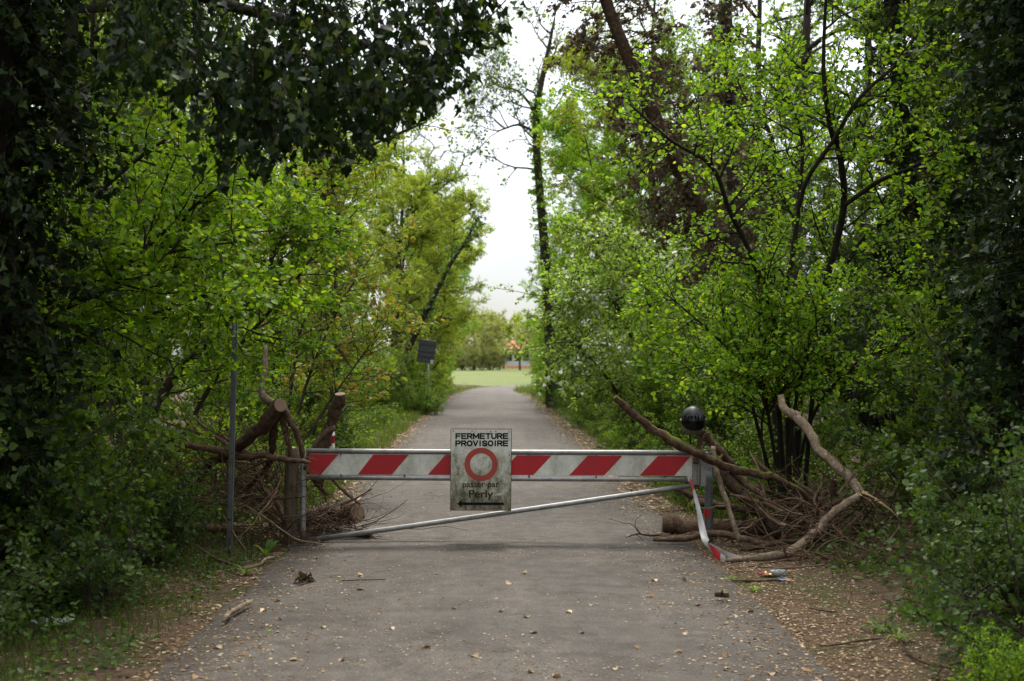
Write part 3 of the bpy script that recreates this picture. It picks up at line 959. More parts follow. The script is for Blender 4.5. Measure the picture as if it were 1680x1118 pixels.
o_prm = [dict(n=24, t0=0.2, ang=52, len=0.75, r=0.008, flat=0.45, shape='even'),
         dict(seg=5, wig=0.16, trop=0.02, n=5, t0=0.15, ang=46, len=0.34, flat=0.35, leaf=0.08),
         dict(seg=2, wig=0.2, trop=-0.01, leaf=0.03, n=0)]
hero('orange_tipped_sapling', 'thin sapling with orange-tinged young leaves behind the gate hinge', 'tree',
     [(line([(470, 760), (500, 640), (530, 560), (570, 480), (610, 420)], 15.5, 15.6), [0.022, 0.018, 0.012, 0.005]),
      (line([(465, 760), (480, 620), (500, 520), (540, 420), (560, 340)], 15.8, 16), [0.022, 0.018, 0.012, 0.005]),
      (line([(475, 760), (540, 660), (590, 590), (640, 520)], 15.2, 15.6), [0.018, 0.014, 0.01, 0.005])],
     o_prm, 79, 'orange', 0.062, LEAF_OVAL, SC, bark='bark', tint_pow=1.6)
SD = P(455, 760, 17.0); SD.z = gzf(SD.x, SD.y)
hero('forked_tree', 'young tree whose dark fork bends out under the hanging ivy on the left', 'tree',
     [(line([(452, 760), (455, 560), (458, 420), (470, 360), (492, 318), (520, 290), (560, 262), (640, 225), (700, 200)], 17, 16), [0.06, 0.055, 0.045, 0.035, 0.02, 0.008]),
      (line([(458, 420), (430, 330), (420, 240), (440, 120)], 17, 17), [0.04, 0.03, 0.02, 0.008]),
      (line([(492, 345), (540, 310), (560, 290), (556, 250), (580, 180)], 16.8, 16.5), [0.025, 0.02, 0.014, 0.006])],
     o_prm, 80, 'yellow', 0.062, LEAF_OVAL, SD, bark='bark_dark')

# flowering hawthorn right of the road
HW = P(1060, 720, 22.5); HW.z = gzf(HW.x, HW.y)
h_prm = [dict(n=40, t0=0.15, ang=58, len=1.15, r=0.01, flat=0.6, shape='even'),
         dict(seg=5, wig=0.18, trop=0.0, n=7, t0=0.15, ang=48, len=0.42, flat=0.4, leaf=0.09),
         dict(seg=2, wig=0.2, trop=-0.03, leaf=0.026, n=0)]
hw_root, hw_sk = hero('hawthorn', 'hawthorn bush flecked with white blossom right of the road beyond the gate', 'shrub',
     [(line([(1060, 730), (1050, 600), (1010, 500), (960, 470), (930, 480)], 22.5, 21.2), [0.05, 0.04, 0.025, 0.01]),
      (line([(1062, 730), (1070, 600), (1060, 470), (1030, 400), (1000, 390)], 22.5, 21.8), [0.05, 0.04, 0.025, 0.01]),
      (line([(1070, 730), (1110, 600), (1120, 500), (1100, 430)], 22.5, 22), [0.045, 0.035, 0.02, 0.01]),
      (line([(1058, 730), (1010, 640), (960, 580), (935, 560)], 22.3, 21), [0.04, 0.03, 0.02, 0.008]),
      (line([(1066, 730), (1120, 660), (1160, 610)], 22.3, 21.4), [0.04, 0.03, 0.02, 0.008])],
     h_prm, 81, 'hawthorn', 0.058, LEAF_OVAL, HW, bark='bark', names=('trunk', 'crown'))
lp = np.array(hw_sk.lp); la = np.array(hw_sk.la)
world_x = lp[:, 0] + HW.x
sel = np.where((nrng.random(len(lp)) < 0.16) & (vnoise(lp[:, 0] * 2.2, lp[:, 2] * 2.6) > -0.05) & (lp[:, 2] > 0.9))[0]
obj_of('blossom', leaf_mesh('blossom', lp[sel] + [0, 0, 0.02], la[sel], 0.06, LEAF_WIDE, seed=9, spread=0.9), M['blossom'], hw_root)

# overhanging ivy: a bough reaching in from the left with vines hanging from it
IV = Skel(90)
ir = IV.r
IB = Vector((-3.9, 7.0, gzf(-3.9, 7.0) - 0.1))
bough = smooth_px([IB + Vector((0, 0, 0)), Vector((-3.75, 7.0, 1.8)), Vector((-3.4, 7.0, 3.4)), Vector((-2.6, 7.0, 4.25)), P(430, -60, 7.0), P(640, -30, 7.0), P(800, -8, 6.9)])
IV.add(bough, list(np.linspace(0.13, 0.012, len(bough))), 0)
bough2 = smooth_px([Vector((-3.4, 7.0, 3.4)), Vector((-2.7, 7.3, 4.0)), P(380, 10, 7.5), P(560, 60, 7.5), P(690, 110, 7.4)])
IV.add(bough2, list(np.linspace(0.06, 0.01, len(bough2))), 1)
outline = [(180, 120), (250, 150), (300, 170), (340, 250), (375, 300), (430, 312), (470, 275), (560, 258), (620, 245), (680, 195), (735, 155), (760, 100), (800, 70), (818, 15)]
ox = [o[0] for o in outline]; oy = [o[1] for o in outline]
for i in range(250):
    x = ir.uniform(180, 816); yb = float(np.interp(x, ox, oy))
    d = ir.uniform(6.3, 7.9)
    ytop = ir.uniform(-70, max(-30, yb * 0.75))
    ylen = (yb - ytop) * ir.uniform(0.35, 1.0)
    n = max(3, int(ylen / 14))
    a = P(x, ytop, d); b = P(x + ir.gauss(0, 34), ytop + ylen, d + ir.gauss(0, 0.1))
    pts = [a.lerp(b, k / n) + Vector((ir.gauss(0, 0.015), ir.gauss(0, 0.02), 0)) for k in range(n + 1)]
    IV.add(pts, list(np.linspace(0.006, 0.002, n + 1)), 3)
    IV.leafs(pts, 0.019, off=0.03, droop=0.9, out=0.9)
    if ir.random() < 0.5:     # a shoot sideways joins the vine to the bough above
        e = P(x + ir.uniform(-40, 40), ytop - ir.uniform(15, 60), d)
        pts2 = [e.lerp(a, k / 3) for k in range(4)]
        IV.add(pts2, [0.005] * 4, 3); IV.leafs(pts2, 0.05, off=0.03, droop=0.6)
root = empty('ivy_overhang', IB, 'dark ivy-laden bough hanging over the road at upper left', 'tree')
w = IV.wood_mesh('bough'); w.transform(Matrix.Translation(-IB)); obj_of('bough', w, M['bark_dark'], root)
lm = leaf_mesh('ivy', IV.lp, IV.la, 0.050, LEAF_IVY, up=0.25, spread=0.9, seed=4, tint_pow=1.4); lm.transform(Matrix.Translation(-IB)); obj_of('ivy', lm, M['ivy'], root)

# ------------------------------------------------------------------ woodland placed from the kinds above
def X(px, d):
    return (px - 800) / FPX * d


# dark ivy trees framing the view
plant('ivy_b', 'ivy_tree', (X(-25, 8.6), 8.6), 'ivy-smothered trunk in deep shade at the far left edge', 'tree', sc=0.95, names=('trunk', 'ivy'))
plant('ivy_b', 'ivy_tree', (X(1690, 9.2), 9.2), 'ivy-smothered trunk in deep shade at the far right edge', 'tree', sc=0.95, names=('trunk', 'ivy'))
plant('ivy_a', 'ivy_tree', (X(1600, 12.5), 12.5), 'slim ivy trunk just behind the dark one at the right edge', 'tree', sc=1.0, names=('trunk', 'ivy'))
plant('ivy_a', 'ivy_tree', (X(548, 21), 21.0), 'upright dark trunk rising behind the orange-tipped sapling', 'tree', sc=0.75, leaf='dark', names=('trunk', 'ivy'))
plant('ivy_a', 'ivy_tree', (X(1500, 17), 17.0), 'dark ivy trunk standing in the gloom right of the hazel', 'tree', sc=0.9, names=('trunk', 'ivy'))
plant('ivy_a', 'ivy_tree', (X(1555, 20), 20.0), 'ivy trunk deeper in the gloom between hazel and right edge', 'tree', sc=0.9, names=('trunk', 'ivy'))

# left: low bushes in the foreground, shade painted into the dark-leaved ones
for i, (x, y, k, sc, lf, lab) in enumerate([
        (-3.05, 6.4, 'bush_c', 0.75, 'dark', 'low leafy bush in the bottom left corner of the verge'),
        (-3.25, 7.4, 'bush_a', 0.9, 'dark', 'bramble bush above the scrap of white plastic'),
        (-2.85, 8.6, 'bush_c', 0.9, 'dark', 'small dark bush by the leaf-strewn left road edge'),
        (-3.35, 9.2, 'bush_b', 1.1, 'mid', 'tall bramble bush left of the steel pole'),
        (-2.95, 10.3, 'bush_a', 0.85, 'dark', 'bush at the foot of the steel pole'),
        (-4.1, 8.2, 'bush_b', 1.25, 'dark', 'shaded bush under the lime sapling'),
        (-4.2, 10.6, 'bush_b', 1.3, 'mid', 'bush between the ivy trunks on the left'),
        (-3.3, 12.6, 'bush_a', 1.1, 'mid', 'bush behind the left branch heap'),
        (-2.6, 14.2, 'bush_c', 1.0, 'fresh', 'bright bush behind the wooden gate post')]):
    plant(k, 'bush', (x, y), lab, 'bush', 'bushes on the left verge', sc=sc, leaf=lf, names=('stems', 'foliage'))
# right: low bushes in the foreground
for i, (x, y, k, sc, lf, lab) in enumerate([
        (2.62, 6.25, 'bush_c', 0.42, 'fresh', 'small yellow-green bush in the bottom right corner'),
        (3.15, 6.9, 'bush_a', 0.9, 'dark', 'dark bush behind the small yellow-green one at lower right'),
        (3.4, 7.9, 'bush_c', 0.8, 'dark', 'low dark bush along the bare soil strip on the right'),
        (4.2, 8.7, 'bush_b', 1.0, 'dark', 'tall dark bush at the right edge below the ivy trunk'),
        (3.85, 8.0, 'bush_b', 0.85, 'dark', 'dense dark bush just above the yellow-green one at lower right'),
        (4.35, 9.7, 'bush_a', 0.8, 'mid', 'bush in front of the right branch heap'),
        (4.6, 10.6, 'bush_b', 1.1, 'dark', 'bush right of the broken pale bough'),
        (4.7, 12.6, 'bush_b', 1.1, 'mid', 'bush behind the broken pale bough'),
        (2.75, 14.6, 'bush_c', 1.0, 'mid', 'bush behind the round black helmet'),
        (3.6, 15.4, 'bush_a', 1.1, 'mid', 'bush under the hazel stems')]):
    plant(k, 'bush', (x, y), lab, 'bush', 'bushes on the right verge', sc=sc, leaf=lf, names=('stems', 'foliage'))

# left row of shrubs and trees beyond the gate, from near to far
ORD = ['first', 'second', 'third', 'fourth', 'fifth', 'sixth', 'seventh', 'eighth', 'ninth', 'tenth', 'eleventh', 'twelfth', 'thirteenth', 'fourteenth', 'fifteenth', 'sixteenth']
yy = 16.2
sh = ['shrub_a', 'shrub_b', 'shrub_c']
lf_left = ['fresh', 'mid', 'fresh', 'mid', 'yellow', 'fresh', 'mid', 'fresh', 'yellow', 'fresh', 'fresh', 'yellow', 'fresh']
for i in range(12):
    plant(sh[i % 3], 'verge_shrub', (-3.0 - 0.35 * rnd.random() + (0.5 if yy > 41 else -0.5 if yy > 26 else 0), yy), ORD[i] + ' shrub beyond the gate along the left edge of the road', 'shrub', 'shrubs along the left road edge',
          sc=rnd.uniform(0.6, 0.85), leaf=lf_left[i], names=('stems', 'foliage'))
    yy += 3.2 + 0.22 * i
yy = 16.8
lf_right = ['mid', 'fresh', 'mid', 'hawthorn', 'mid', 'mid', 'dark', 'mid', 'fresh', 'mid', 'fresh']
for i in range(11):
    plant(sh[(i + 1) % 3], 'verge_shrub', (3.2 + 0.35 * rnd.random() - (0.3 if yy > 30 else 0), yy), ORD[i] + ' shrub beyond the gate along the right edge of the road', 'shrub', 'shrubs along the right road edge',
          sc=rnd.uniform(0.62, 0.85), leaf=lf_right[i], names=('stems', 'foliage'))
    yy += 3.3 + 0.2 * i
tr = ['tree_a', 'tree_b', 'tree_c']
bu = ['bush_a', 'bush_c', 'bush_b']
for side, word in ((-1, 'left'), (1, 'right')):
    yy = 13.9
    for i in range(14):
        plant(bu[i % 3], 'low_bush', (side * (2.45 + 0.3 * rnd.random()), yy), ORD[i] + ' low bush on the ' + word + ' grass verge counted from the gate', 'bush', 'low bushes on the ' + word + ' verge',
              sc=rnd.uniform(0.45, 0.7) * (0.6 if side < 0 and 24 < yy < 42 else 1), leaf=['mid', 'fresh', 'mid'][i % 3], names=('stems', 'foliage'))
        yy += 2.2 + 0.28 * i
# trees, left, first row
for i, (x, y, sc, lf) in enumerate(sorted([(-4.6, 14.5, 0.75, 'mid'), (-5.4, 19, 0.85, 'mid'), (-4.4, 24, 0.8, 'yellow'), (-4.2, 29, 0.85, 'yellow'), (-3.9, 34, 0.85, 'yellow'), (-3.8, 38.5, 0.85, 'yellow'),
                                     (-3.2, 43.5, 0.85, 'yellow'), (-2.5, 48, 0.88, 'yellow'), (-2.5, 54, 0.92, 'fresh'), (-2.4, 60, 0.9, 'yellow'), (-2.5, 66, 0.8, 'fresh'), (-3.6, 73, 0.6, 'yellow'), (-2.75, 45.6, 0.98, 'yellow'), (-2.35, 57, 1.0, 'yellow'), (-2.25, 63, 0.9, 'fresh')], key=lambda q: q[1])):
    plant(tr[i % 3], 'roadside_tree', (x, y), ORD[i] + ' tree of the left row counted from the gate', 'tree', 'trees in the left row', sc=sc, leaf=lf)
# trees, right, first row
for i, (x, y, sc, lf) in enumerate(sorted([(5.6, 17.5, 0.9, 'mid'), (4.6, 25, 0.85, 'mid'), (4.9, 30.5, 1.0, 'fresh'), (3.8, 36, 0.95, 'fresh'), (3.0, 45, 0.72, 'mid'), (3.0, 52, 0.62, 'fresh'), (3.3, 59, 0.5, 'mid'), (4.7, 39.5, 1.12, 'fresh'), (4.3, 47.5, 1.05, 'fresh'), (4.0, 33, 1.1, 'yellow')], key=lambda q: q[1])):
    plant(tr[(i + 1) % 3], 'roadside_tree', (x, y), ORD[i] + ' tree of the right row counted from the gate', 'tree', 'trees in the right row', sc=sc, leaf=lf)
# tall thin trunks behind
for i, (px, y, sc, lab) in enumerate([(1060, 34, 0.95, 'tall thin tree behind the leaning brown trunk'), (1225, 27, 0.95, 'tall thin tree behind the withered upright trunk'),
                                      (1290, 24, 1.0, 'tall thin tree rising straight behind the hazel'), (1420, 26, 0.95, 'tall thin tree seen through the right half of the hazel'),
                                      (1600, 24, 1.0, 'tall thin tree behind the ivy trunks at the right edge'), (985, 46, 0.95, 'tall thin tree beside the half-bare one on the right'),
                                      (640, 44, 0.8, 'tall thin tree inside the left row'), (480, 24, 0.8, 'tall thin tree above the forked one on the left')]):
    plant('tall_tree', 'tall_tree', (X(px, y), y), lab, 'tree', 'tall thin trees', sc=sc, leaf='mid' if i % 2 else 'fresh')
# deep rows: nothing tells these apart
deep_l, deep_r = [], []
for (x, y) in [(-6.5, 11.5), (-7.2, 16), (-8.3, 21.5), (-7.4, 27), (-9.5, 33), (-7.6, 40), (-10, 48), (-7.5, 57)]:
    deep_l.append((x, y))
for i, (x, y) in enumerate(deep_l):
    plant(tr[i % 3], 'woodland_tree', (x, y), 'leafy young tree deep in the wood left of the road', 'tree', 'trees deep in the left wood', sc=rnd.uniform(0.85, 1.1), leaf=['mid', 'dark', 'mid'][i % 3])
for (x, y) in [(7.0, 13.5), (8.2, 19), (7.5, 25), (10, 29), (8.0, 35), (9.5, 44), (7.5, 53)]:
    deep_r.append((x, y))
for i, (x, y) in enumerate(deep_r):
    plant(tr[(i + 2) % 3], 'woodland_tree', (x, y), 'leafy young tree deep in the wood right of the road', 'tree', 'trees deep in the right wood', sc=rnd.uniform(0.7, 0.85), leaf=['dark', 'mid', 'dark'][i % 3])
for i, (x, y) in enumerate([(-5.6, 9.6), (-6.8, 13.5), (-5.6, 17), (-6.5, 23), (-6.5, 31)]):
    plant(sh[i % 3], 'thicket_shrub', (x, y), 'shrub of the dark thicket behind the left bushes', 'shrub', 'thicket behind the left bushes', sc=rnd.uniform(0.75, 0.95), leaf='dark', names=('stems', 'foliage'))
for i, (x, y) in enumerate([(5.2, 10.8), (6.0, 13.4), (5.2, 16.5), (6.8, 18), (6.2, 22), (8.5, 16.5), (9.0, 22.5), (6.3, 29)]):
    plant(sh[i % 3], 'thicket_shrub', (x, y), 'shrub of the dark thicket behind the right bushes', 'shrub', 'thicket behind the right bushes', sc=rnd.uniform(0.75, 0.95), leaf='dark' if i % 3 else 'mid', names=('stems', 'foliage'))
# tall trees added to shade the nearest stretch: crowns high above the frame
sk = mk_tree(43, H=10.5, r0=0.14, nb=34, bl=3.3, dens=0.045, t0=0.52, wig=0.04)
proto('shade_tree', sk, 'dark', 0.085, LEAF_SIMPLE, bark='bark_dark')
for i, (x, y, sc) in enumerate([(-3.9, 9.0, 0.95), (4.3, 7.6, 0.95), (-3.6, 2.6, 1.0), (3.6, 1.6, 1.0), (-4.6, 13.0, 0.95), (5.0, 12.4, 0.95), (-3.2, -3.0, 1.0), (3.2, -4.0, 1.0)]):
    plant('shade_tree', 'shade_tree', (x, y), 'tall dark-stemmed tree added with its crown out of view to shade the near road', 'tree', 'tall trees over the near road', sc=sc, leaf='dark')
# unseen trees added beside and behind the camera to shade the foreground
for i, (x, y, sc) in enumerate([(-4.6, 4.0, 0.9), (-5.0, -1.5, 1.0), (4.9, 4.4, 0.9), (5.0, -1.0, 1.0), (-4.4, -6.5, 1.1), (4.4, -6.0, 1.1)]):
    plant(tr[i % 3], 'woodland_tree', (x, y), 'unseen leafy tree added beside the nearest stretch of road for shade', 'tree', 'trees beside the nearest stretch of road', sc=sc, leaf='dark')

# far side of the meadow
for i, (px, y, sc, lf, lab) in enumerate([
        (853, 165, 0.95, 'far', 'lone dark-stemmed tree standing at the far edge of the meadow'),
        (802, 178, 1.25, 'far', 'rounded tree at the left end of the far tree line'),
        (826, 190, 1.25, 'yellow', 'pale yellow-green tree in the middle of the far tree line'),
        (778, 172, 1.3, 'far', 'far tree half hidden by the left road bend'),
        (880, 192, 1.3, 'mid', 'far tree half hidden behind the right hedge end'),
        (740, 176, 1.3, 'far', 'far tree hidden behind the left row'),
        (846, 205, 1.4, 'yellow', 'far tree rising behind the red-roofed house'),
        (760, 190, 1.4, 'mid', 'far tree glimpsed left of the rounded one'), (816, 214, 1.5, 'far', 'tallest far tree behind the pale yellow-green one'), (790, 208, 1.4, 'mid', 'far tree behind the gap left of the rounded one')]):
    plant('field_tree', 'field_tree', (X(px, y), y, 0.3), lab, 'tree', 'trees beyond the meadow', sc=sc * 0.6, leaf=lf)
for i, (px, y, sc) in enumerate([(745, 170, 1.6), (760, 172, 1.7), (775, 168, 1.7), (790, 170, 1.6), (806, 172, 1.7), (818, 174, 1.5), (884, 176, 1.6)]):
    plant(sh[i % 3], 'far_shrub', (X(px, y), y, 0.25), ORD[i] + ' shrub from the left below the far tree line', 'shrub', 'shrubs beyond the meadow', sc=sc * 0.7, leaf='far', names=('stems', 'foliage'))

# ------------------------------------------------------------------ ground cover: grass, ground leaves, litter (nobody could count them)
def scatter(xr, yr, n, r, ypow=1.0):
    x = r.uniform(*xr, n); y = yr[0] + (yr[1] - yr[0]) * r.uniform(0, 1, n) ** ypow
    return x, y


def grass(name, label, xy, h, w, seed, mat='grass'):
    r = np.random.default_rng(seed)
    x, y = xy; n = len(x)
    z = gz(x, y) - 0.01
    a = r.uniform(0, 6.28, n); lean = r.uniform(0.1, 0.6, n); hh = h * r.uniform(0.5, 1.4, n); b = r.uniform(0, 6.28, n)
    sx, sy = np.cos(a) * w / 2, np.sin(a) * w / 2
    lx, ly = np.cos(b) * lean * hh, np.sin(b) * lean * hh
    V = np.stack([np.stack([x - sx, y - sy, z], 1), np.stack([x + sx, y + sy, z], 1),
                  np.stack([x + lx * .4 + sx * .7, y + ly * .4 + sy * .7, z + hh * .6], 1), np.stack([x + lx * .4 - sx * .7, y + ly * .4 - sy * .7, z + hh * .6], 1),
                  np.stack([x + lx, y + ly, z + hh * .95], 1)], 1)
    k = np.arange(n)[:, None] * 5
    Q = k + np.array([[0, 1, 2, 3]]); T = k + np.array([[3, 2, 4]])
    t = r.uniform(0, 1, n)
    o = obj_of(name, make_mesh(name, V.reshape(-1, 3), Q, T, tint=np.concatenate([t, t])), M[mat])
    return tagged(o, label, 'grass', kind='stuff')


gr = np.random.default_rng(44)
def verge(side, y0, y1, n, w0, w1, seed):
    r = np.random.default_rng(seed)
    y = y0 + (y1 - y0) * r.uniform(0, 1, n) ** 1.6
    off = w0 + (w1 - w0) * r.beta(1.3, 2.0, n)
    keep = vnoise(off * 3, y * 1.1, seed) + r.normal(0, 0.4, n) > -0.25
    y = y[keep]; off = off[keep]
    e = np.interp(y, La[:, 1], La[:, 0]) if side < 0 else np.interp(y, Ra[:, 1], Ra[:, 0])
    return e + side * off, y


grass('verge_grass', 'long green grass along the left verge beyond the gate', verge(-1, 13.2, 74, 26000, 0.12, 2.2, 1), 0.20, 0.011, 1)
grass('verge_grass', 'long green grass along the right verge beyond the gate', verge(1, 13.4, 70, 26000, 0.30, 2.2, 2), 0.20, 0.011, 2)
grass('tuft_grass', 'sparse grass tufts on the left verge before the gate', verge(-1, 5.5, 12.5, 6000, 0.15, 1.8, 3), 0.11, 0.006, 3)
grass('tuft_grass', 'sparse grass tufts on the right verge before the gate', verge(1, 5.5, 12.5, 1500, 0.75, 2.4, 4), 0.12, 0.006, 4)
wx, wy = verge(1, 63, 90, 5000, 0.05, 6, 6)
grass('bend_grass', 'lighter grass on the inside of the far bend', (wx, wy), 0.28, 0.03, 6)


def ground_leaves(name, label, side, y0, y1, n, w0, w1, size, mat, seed, hmax, tmpl):
    r = np.random.default_rng(seed)
    y = r.uniform(y0, y1, n)
    off = w0 + (w1 - w0) * r.uniform(0, 1, n) ** 0.8
    keep = (vnoise(off * 2.3, y * 2.1, seed) + r.normal(0, 0.35, n) > -0.15)
    y, off = y[keep], off[keep]
    x = (-1.74 - off) if side < 0 else (1.82 + off)
    t = np.clip((off - w0) / 0.7, 0.08, 1)
    z = gz(x, y) + r.uniform(0, 1, len(x)) ** 1.5 * hmax * t
    ax = r.normal(size=(len(x), 3)); ax[:, 2] *= 0.4
    o = obj_of(name, leaf_mesh(name, np.stack([x, y, z], 1), ax, size, tmpl, spread=0.55, seed=seed), M[mat])
    return tagged(o, label, 'ground cover', kind='stuff')


ground_leaves('undergrowth', 'low leafy undergrowth on the left verge before the gate', -1, 5.5, 13.5, 26000, 0.22, 3.2, 0.036, 'dark', 11, 0.30, LEAF_OVAL)  # dark leaf colour stands in for shade on this verge
ground_leaves('undergrowth', 'low leafy undergrowth on the right verge before the gate', 1, 5.5, 13.5, 18000, 0.85, 3.6, 0.040, 'dark', 12, 0.36, LEAF_WIDE)
ground_leaves('undergrowth', 'low leafy plants on the left verge beyond the gate', -1, 13, 60, 14000, 0.35, 3.2, 0.07, 'fresh', 13, 0.4, LEAF_OVAL)
ground_leaves('undergrowth', 'low leafy plants on the right verge beyond the gate', 1, 13, 60, 14000, 0.55, 3.2, 0.07, 'mid', 14, 0.4, LEAF_OVAL)


def litter(name, label, x, y, z, size, seed, tmpl=LEAF_SIMPLE, spread=0.25, tint_pow=1.0):
    r = np.random.default_rng(seed)
    ax = r.normal(size=(len(x), 3)); ax[:, 2] *= 0.12
    o = obj_of(name, leaf_mesh(name, np.stack([x, y, z], 1), ax, size, tmpl, spread=spread, seed=seed, sizevar=0.6, tint_pow=tint_pow), M['litter'])
    return tagged(o, label, 'litter', kind='stuff')


def road_z(x, y):
    l = np.interp(y, La[:, 1], La[:, 0]); rr = np.interp(y, Ra[:, 1], Ra[:, 0])
    f = np.clip((x - l) / (rr - l), 0, 1)
    return 0.028 * (1 - (2 * f - 1) ** 2)


r = np.random.default_rng(61)
n = 24000
y = 5.5 + 32 * r.uniform(0, 1, n) ** 1.8; x = r.uniform(-1.72, 1.8, n)
k_ = vnoise(x * 1.7, y * 1.5, 2) + 0.6 * vnoise(x * 4.3, y * 3.7, 5) + r.normal(0, 0.5, n) + 0.35 * np.abs(x) > 0.42
x, y = x[k_], y[k_]
litter('bud_scale_litter', 'pale specks of bud scales strewn over the asphalt', x, y, road_z(x, y) + 0.003, 0.016, 61, tint_pow=0.75)
n = 9000
y = 5.5 + 30 * r.uniform(0, 1, n) ** 1.7; x = np.where(r.random(n) < 0.5, -1.74 + np.abs(r.normal(0, 0.42, n)), 1.82 - np.abs(r.normal(0, 0.30, n)))
litter('edge_litter', 'dry leaf bits gathered along both edges of the asphalt', x, y, road_z(x, y) + 0.003, 0.022, 62, tint_pow=1.2)
n = 14000
y = 5.3 + 9.5 * r.uniform(0, 1, n); x = 1.83 + np.abs(r.normal(0, 0.75, n))
litter('chip_litter', 'tan leaf chips covering the bare soil right of the asphalt', x, y, gz(x, y) + 0.004, 0.021, 63, spread=0.4, tint_pow=1.2)
n = 8000
y = 5.3 + 9.5 * r.uniform(0, 1, n); x = -1.75 - np.abs(r.normal(0, 0.55, n))
litter('chip_litter', 'brown leaf litter on the soil left of the asphalt', x, y, gz(x, y) + 0.004, 0.026, 64, spread=0.4, tint_pow=1.9)
n = 6000
y = 14 + 50 * r.uniform(0, 1, n) ** 1.3; s = np.where(r.random(n) < 0.5, -1, 1)
x = np.where(s < 0, np.interp(y, La[:, 1], La[:, 0]) + r.normal(-0.05, 0.15, n), np.interp(y, Ra[:, 1], Ra[:, 0]) + r.normal(0.08, 0.2, n))
litter('edge_litter', 'tawny leaf drifts along the road edges beyond the gate', x, y, np.maximum(gz(x, y), -0.005) + 0.012, 0.05, 65, tint_pow=0.8)

# ------------------------------------------------------------------ the swing gate and its sign
GY = 11.55
PXM = FPX / GY                                # pixels of the photograph per metre at the gate


def gp(px, py, y=GY):
    return P(px, py, y)


gate_base = gp(497, 888); gate_base.z = 0.0
gate = empty('swing_gate', gate_base, 'galvanised steel swing gate with red and white striped board across the road', 'gate')


def gtube(name, a, b, r, mat='galv', n=14):
    m = MB(); A, B = Vector(a), Vector(b)
    m.tube([A + (B - A) * (k / 6) + Vector((0, 0, -0.004 * math.sin(math.pi * k / 6))) for k in range(7)], [r] * 7, n)
    o = m.build(name, M[mat], gate, smooth=False)
    for p in o.data.polygons: p.use_smooth = len(p.vertices) == 4
    o.matrix_parent_inverse = Matrix.Translation(-gate_base)
    return o


RT = PX(4.2, GY)
gtube('top_rail', gp(505, 740), gp(1141, 743), RT)
gtube('lower_rail', gp(505, 783), gp(1137, 787), RT)
gtube('brace', gp(520, 885), gp(1135, 797), RT)
gtube('hinge_stile', gp(497, 734), gp(497, 889), PX(4.8, GY), 'galv')
# flat stile plates at the closing end
m = MB()
for (x0, x1, y0, y1, dy) in ((1135.5, 1142.5, 748, 796, 0.0), (1144, 1147.5, 750, 796, 0.012), (1149, 1158, 752, 798, -0.004)):
    a, b = gp(x0, y0), gp(x1, y1)
    m.box((a + b) / 2 + Vector((0, dy, 0)), (b.x - a.x, 0.045, a.z - b.z))
o = m.build('closing_stile', M['galv'], gate, bevel=0.003); o.matrix_parent_inverse = Matrix.Translation(-gate_base)
# board with raised red stripes
BYF = GY - 0.012
a, b = gp(507, 745), gp(1135, 782)
aL, aR, bL, bR = gp(507, 744.5), gp(1135, 748), gp(507, 779), gp(1135, 781)
m = MB(); m.prism([(aL.x, aL.z), (aR.x, aR.z), (bR.x, bR.z), (bL.x, bL.z)], BYF, BYF + 0.016)
board = m.build('striped_board', M['white_board'], gate); board.matrix_parent_inverse = Matrix.Translation(-gate_base)
for (t0, t1, b0, b1) in ((507, 556, 507, 527), (613, 671, 587, 643), (731, 788, 702, 759), (848, 905, 818, 875), (964, 1021, 934, 991), (1079, 1133, 1049, 1106)):
    def yt(x): return 744.5 + (x - 507) / 628 * 3.5 + 0.6
    def yb(x): return 779 + (x - 507) / 628 * 2 - 0.6
    q = [gp(t0, yt(t0)), gp(t1, yt(t1)), gp(b1, yb(b1)), gp(b0, yb(b0))]
    m = MB(); m.prism([(v.x, v.z) for v in q], BYF - 0.0022, BYF - 0.0004)
    st = m.build('red_stripe', M['red_board'], board)
for px in (560, 664, 760, 868, 978, 1090):          # small clips that hold the board between the rails
    for py in (745 + (px - 507) / 628 * 3.5, 779.5 + (px - 507) / 628 * 2):
        m = MB(); m.box(gp(px, py) + Vector((0, -0.02, 0)), (0.014, 0.012, 0.022))
        o = m.build('board_clip', M['galv_dark'], gate); o.matrix_parent_inverse = Matrix.Translation(-gate_base)

# posts
def post(name, px, y_top, r_px, d, mat, label, cat, cap=None, n=18, px_top=None):
    base = P(px, 700, d); base.z = gzf(base.x, base.y) - 0.05
    if abs(base.x) < 1.75: base.z = -0.05
    top = P(px_top or px, y_top, d)
    root = empty(name, base, label, cat)
    m = MB()
    pts = [base.lerp(top, k / 8) - base for k in range(9)]
    m.tube(pts, [PX(r_px, d)] * 9, n, cap=True)
    o = m.build('shaft', M[mat], root)
    for p in o.data.polygons: p.use_smooth = len(p.vertices) == 4
    return root, base, top


M['post_wood'] = bark_mat('weathered_post_wood', (0.06, 0.045, 0.03), (0.13, 0.10, 0.07), (0.21, 0.175, 0.13), scale=26, stretch=(2, 2, 0.15), bstr=0.6, moss=(0.06, 0.07, 0.015))
wp, wb, wt = post('wooden_post', 476, 735, 11.5, 11.62, 'post_wood', 'weathered round wooden post beside the gate hinge', 'post', px_top=480)
m = MB(); m.tube([wt - wb + Vector((0, 0, 0.001)), wt - wb + Vector((0.002, 0, 0.006))], [PX(11.2, 11.62), PX(10.6, 11.62)], 18); m.build('sawn_top', M['cut_pale'], wp)
m = MB()
for q in (752, 768):
    a = P(480, q, 11.62) - wb
    m.tube([a + Vector((0.05, -0.02, 0)), a + Vector((0.115, -0.02, 0))], [0.009, 0.009], 8)
m.build('hinge_pin', M['galv_dark'], wp)
rp, rb, rt = post('latch_post', 1162.5, 772, 6.8, 11.72, 'galv_dark', 'grey steel tube post that receives the closed gate', 'post')
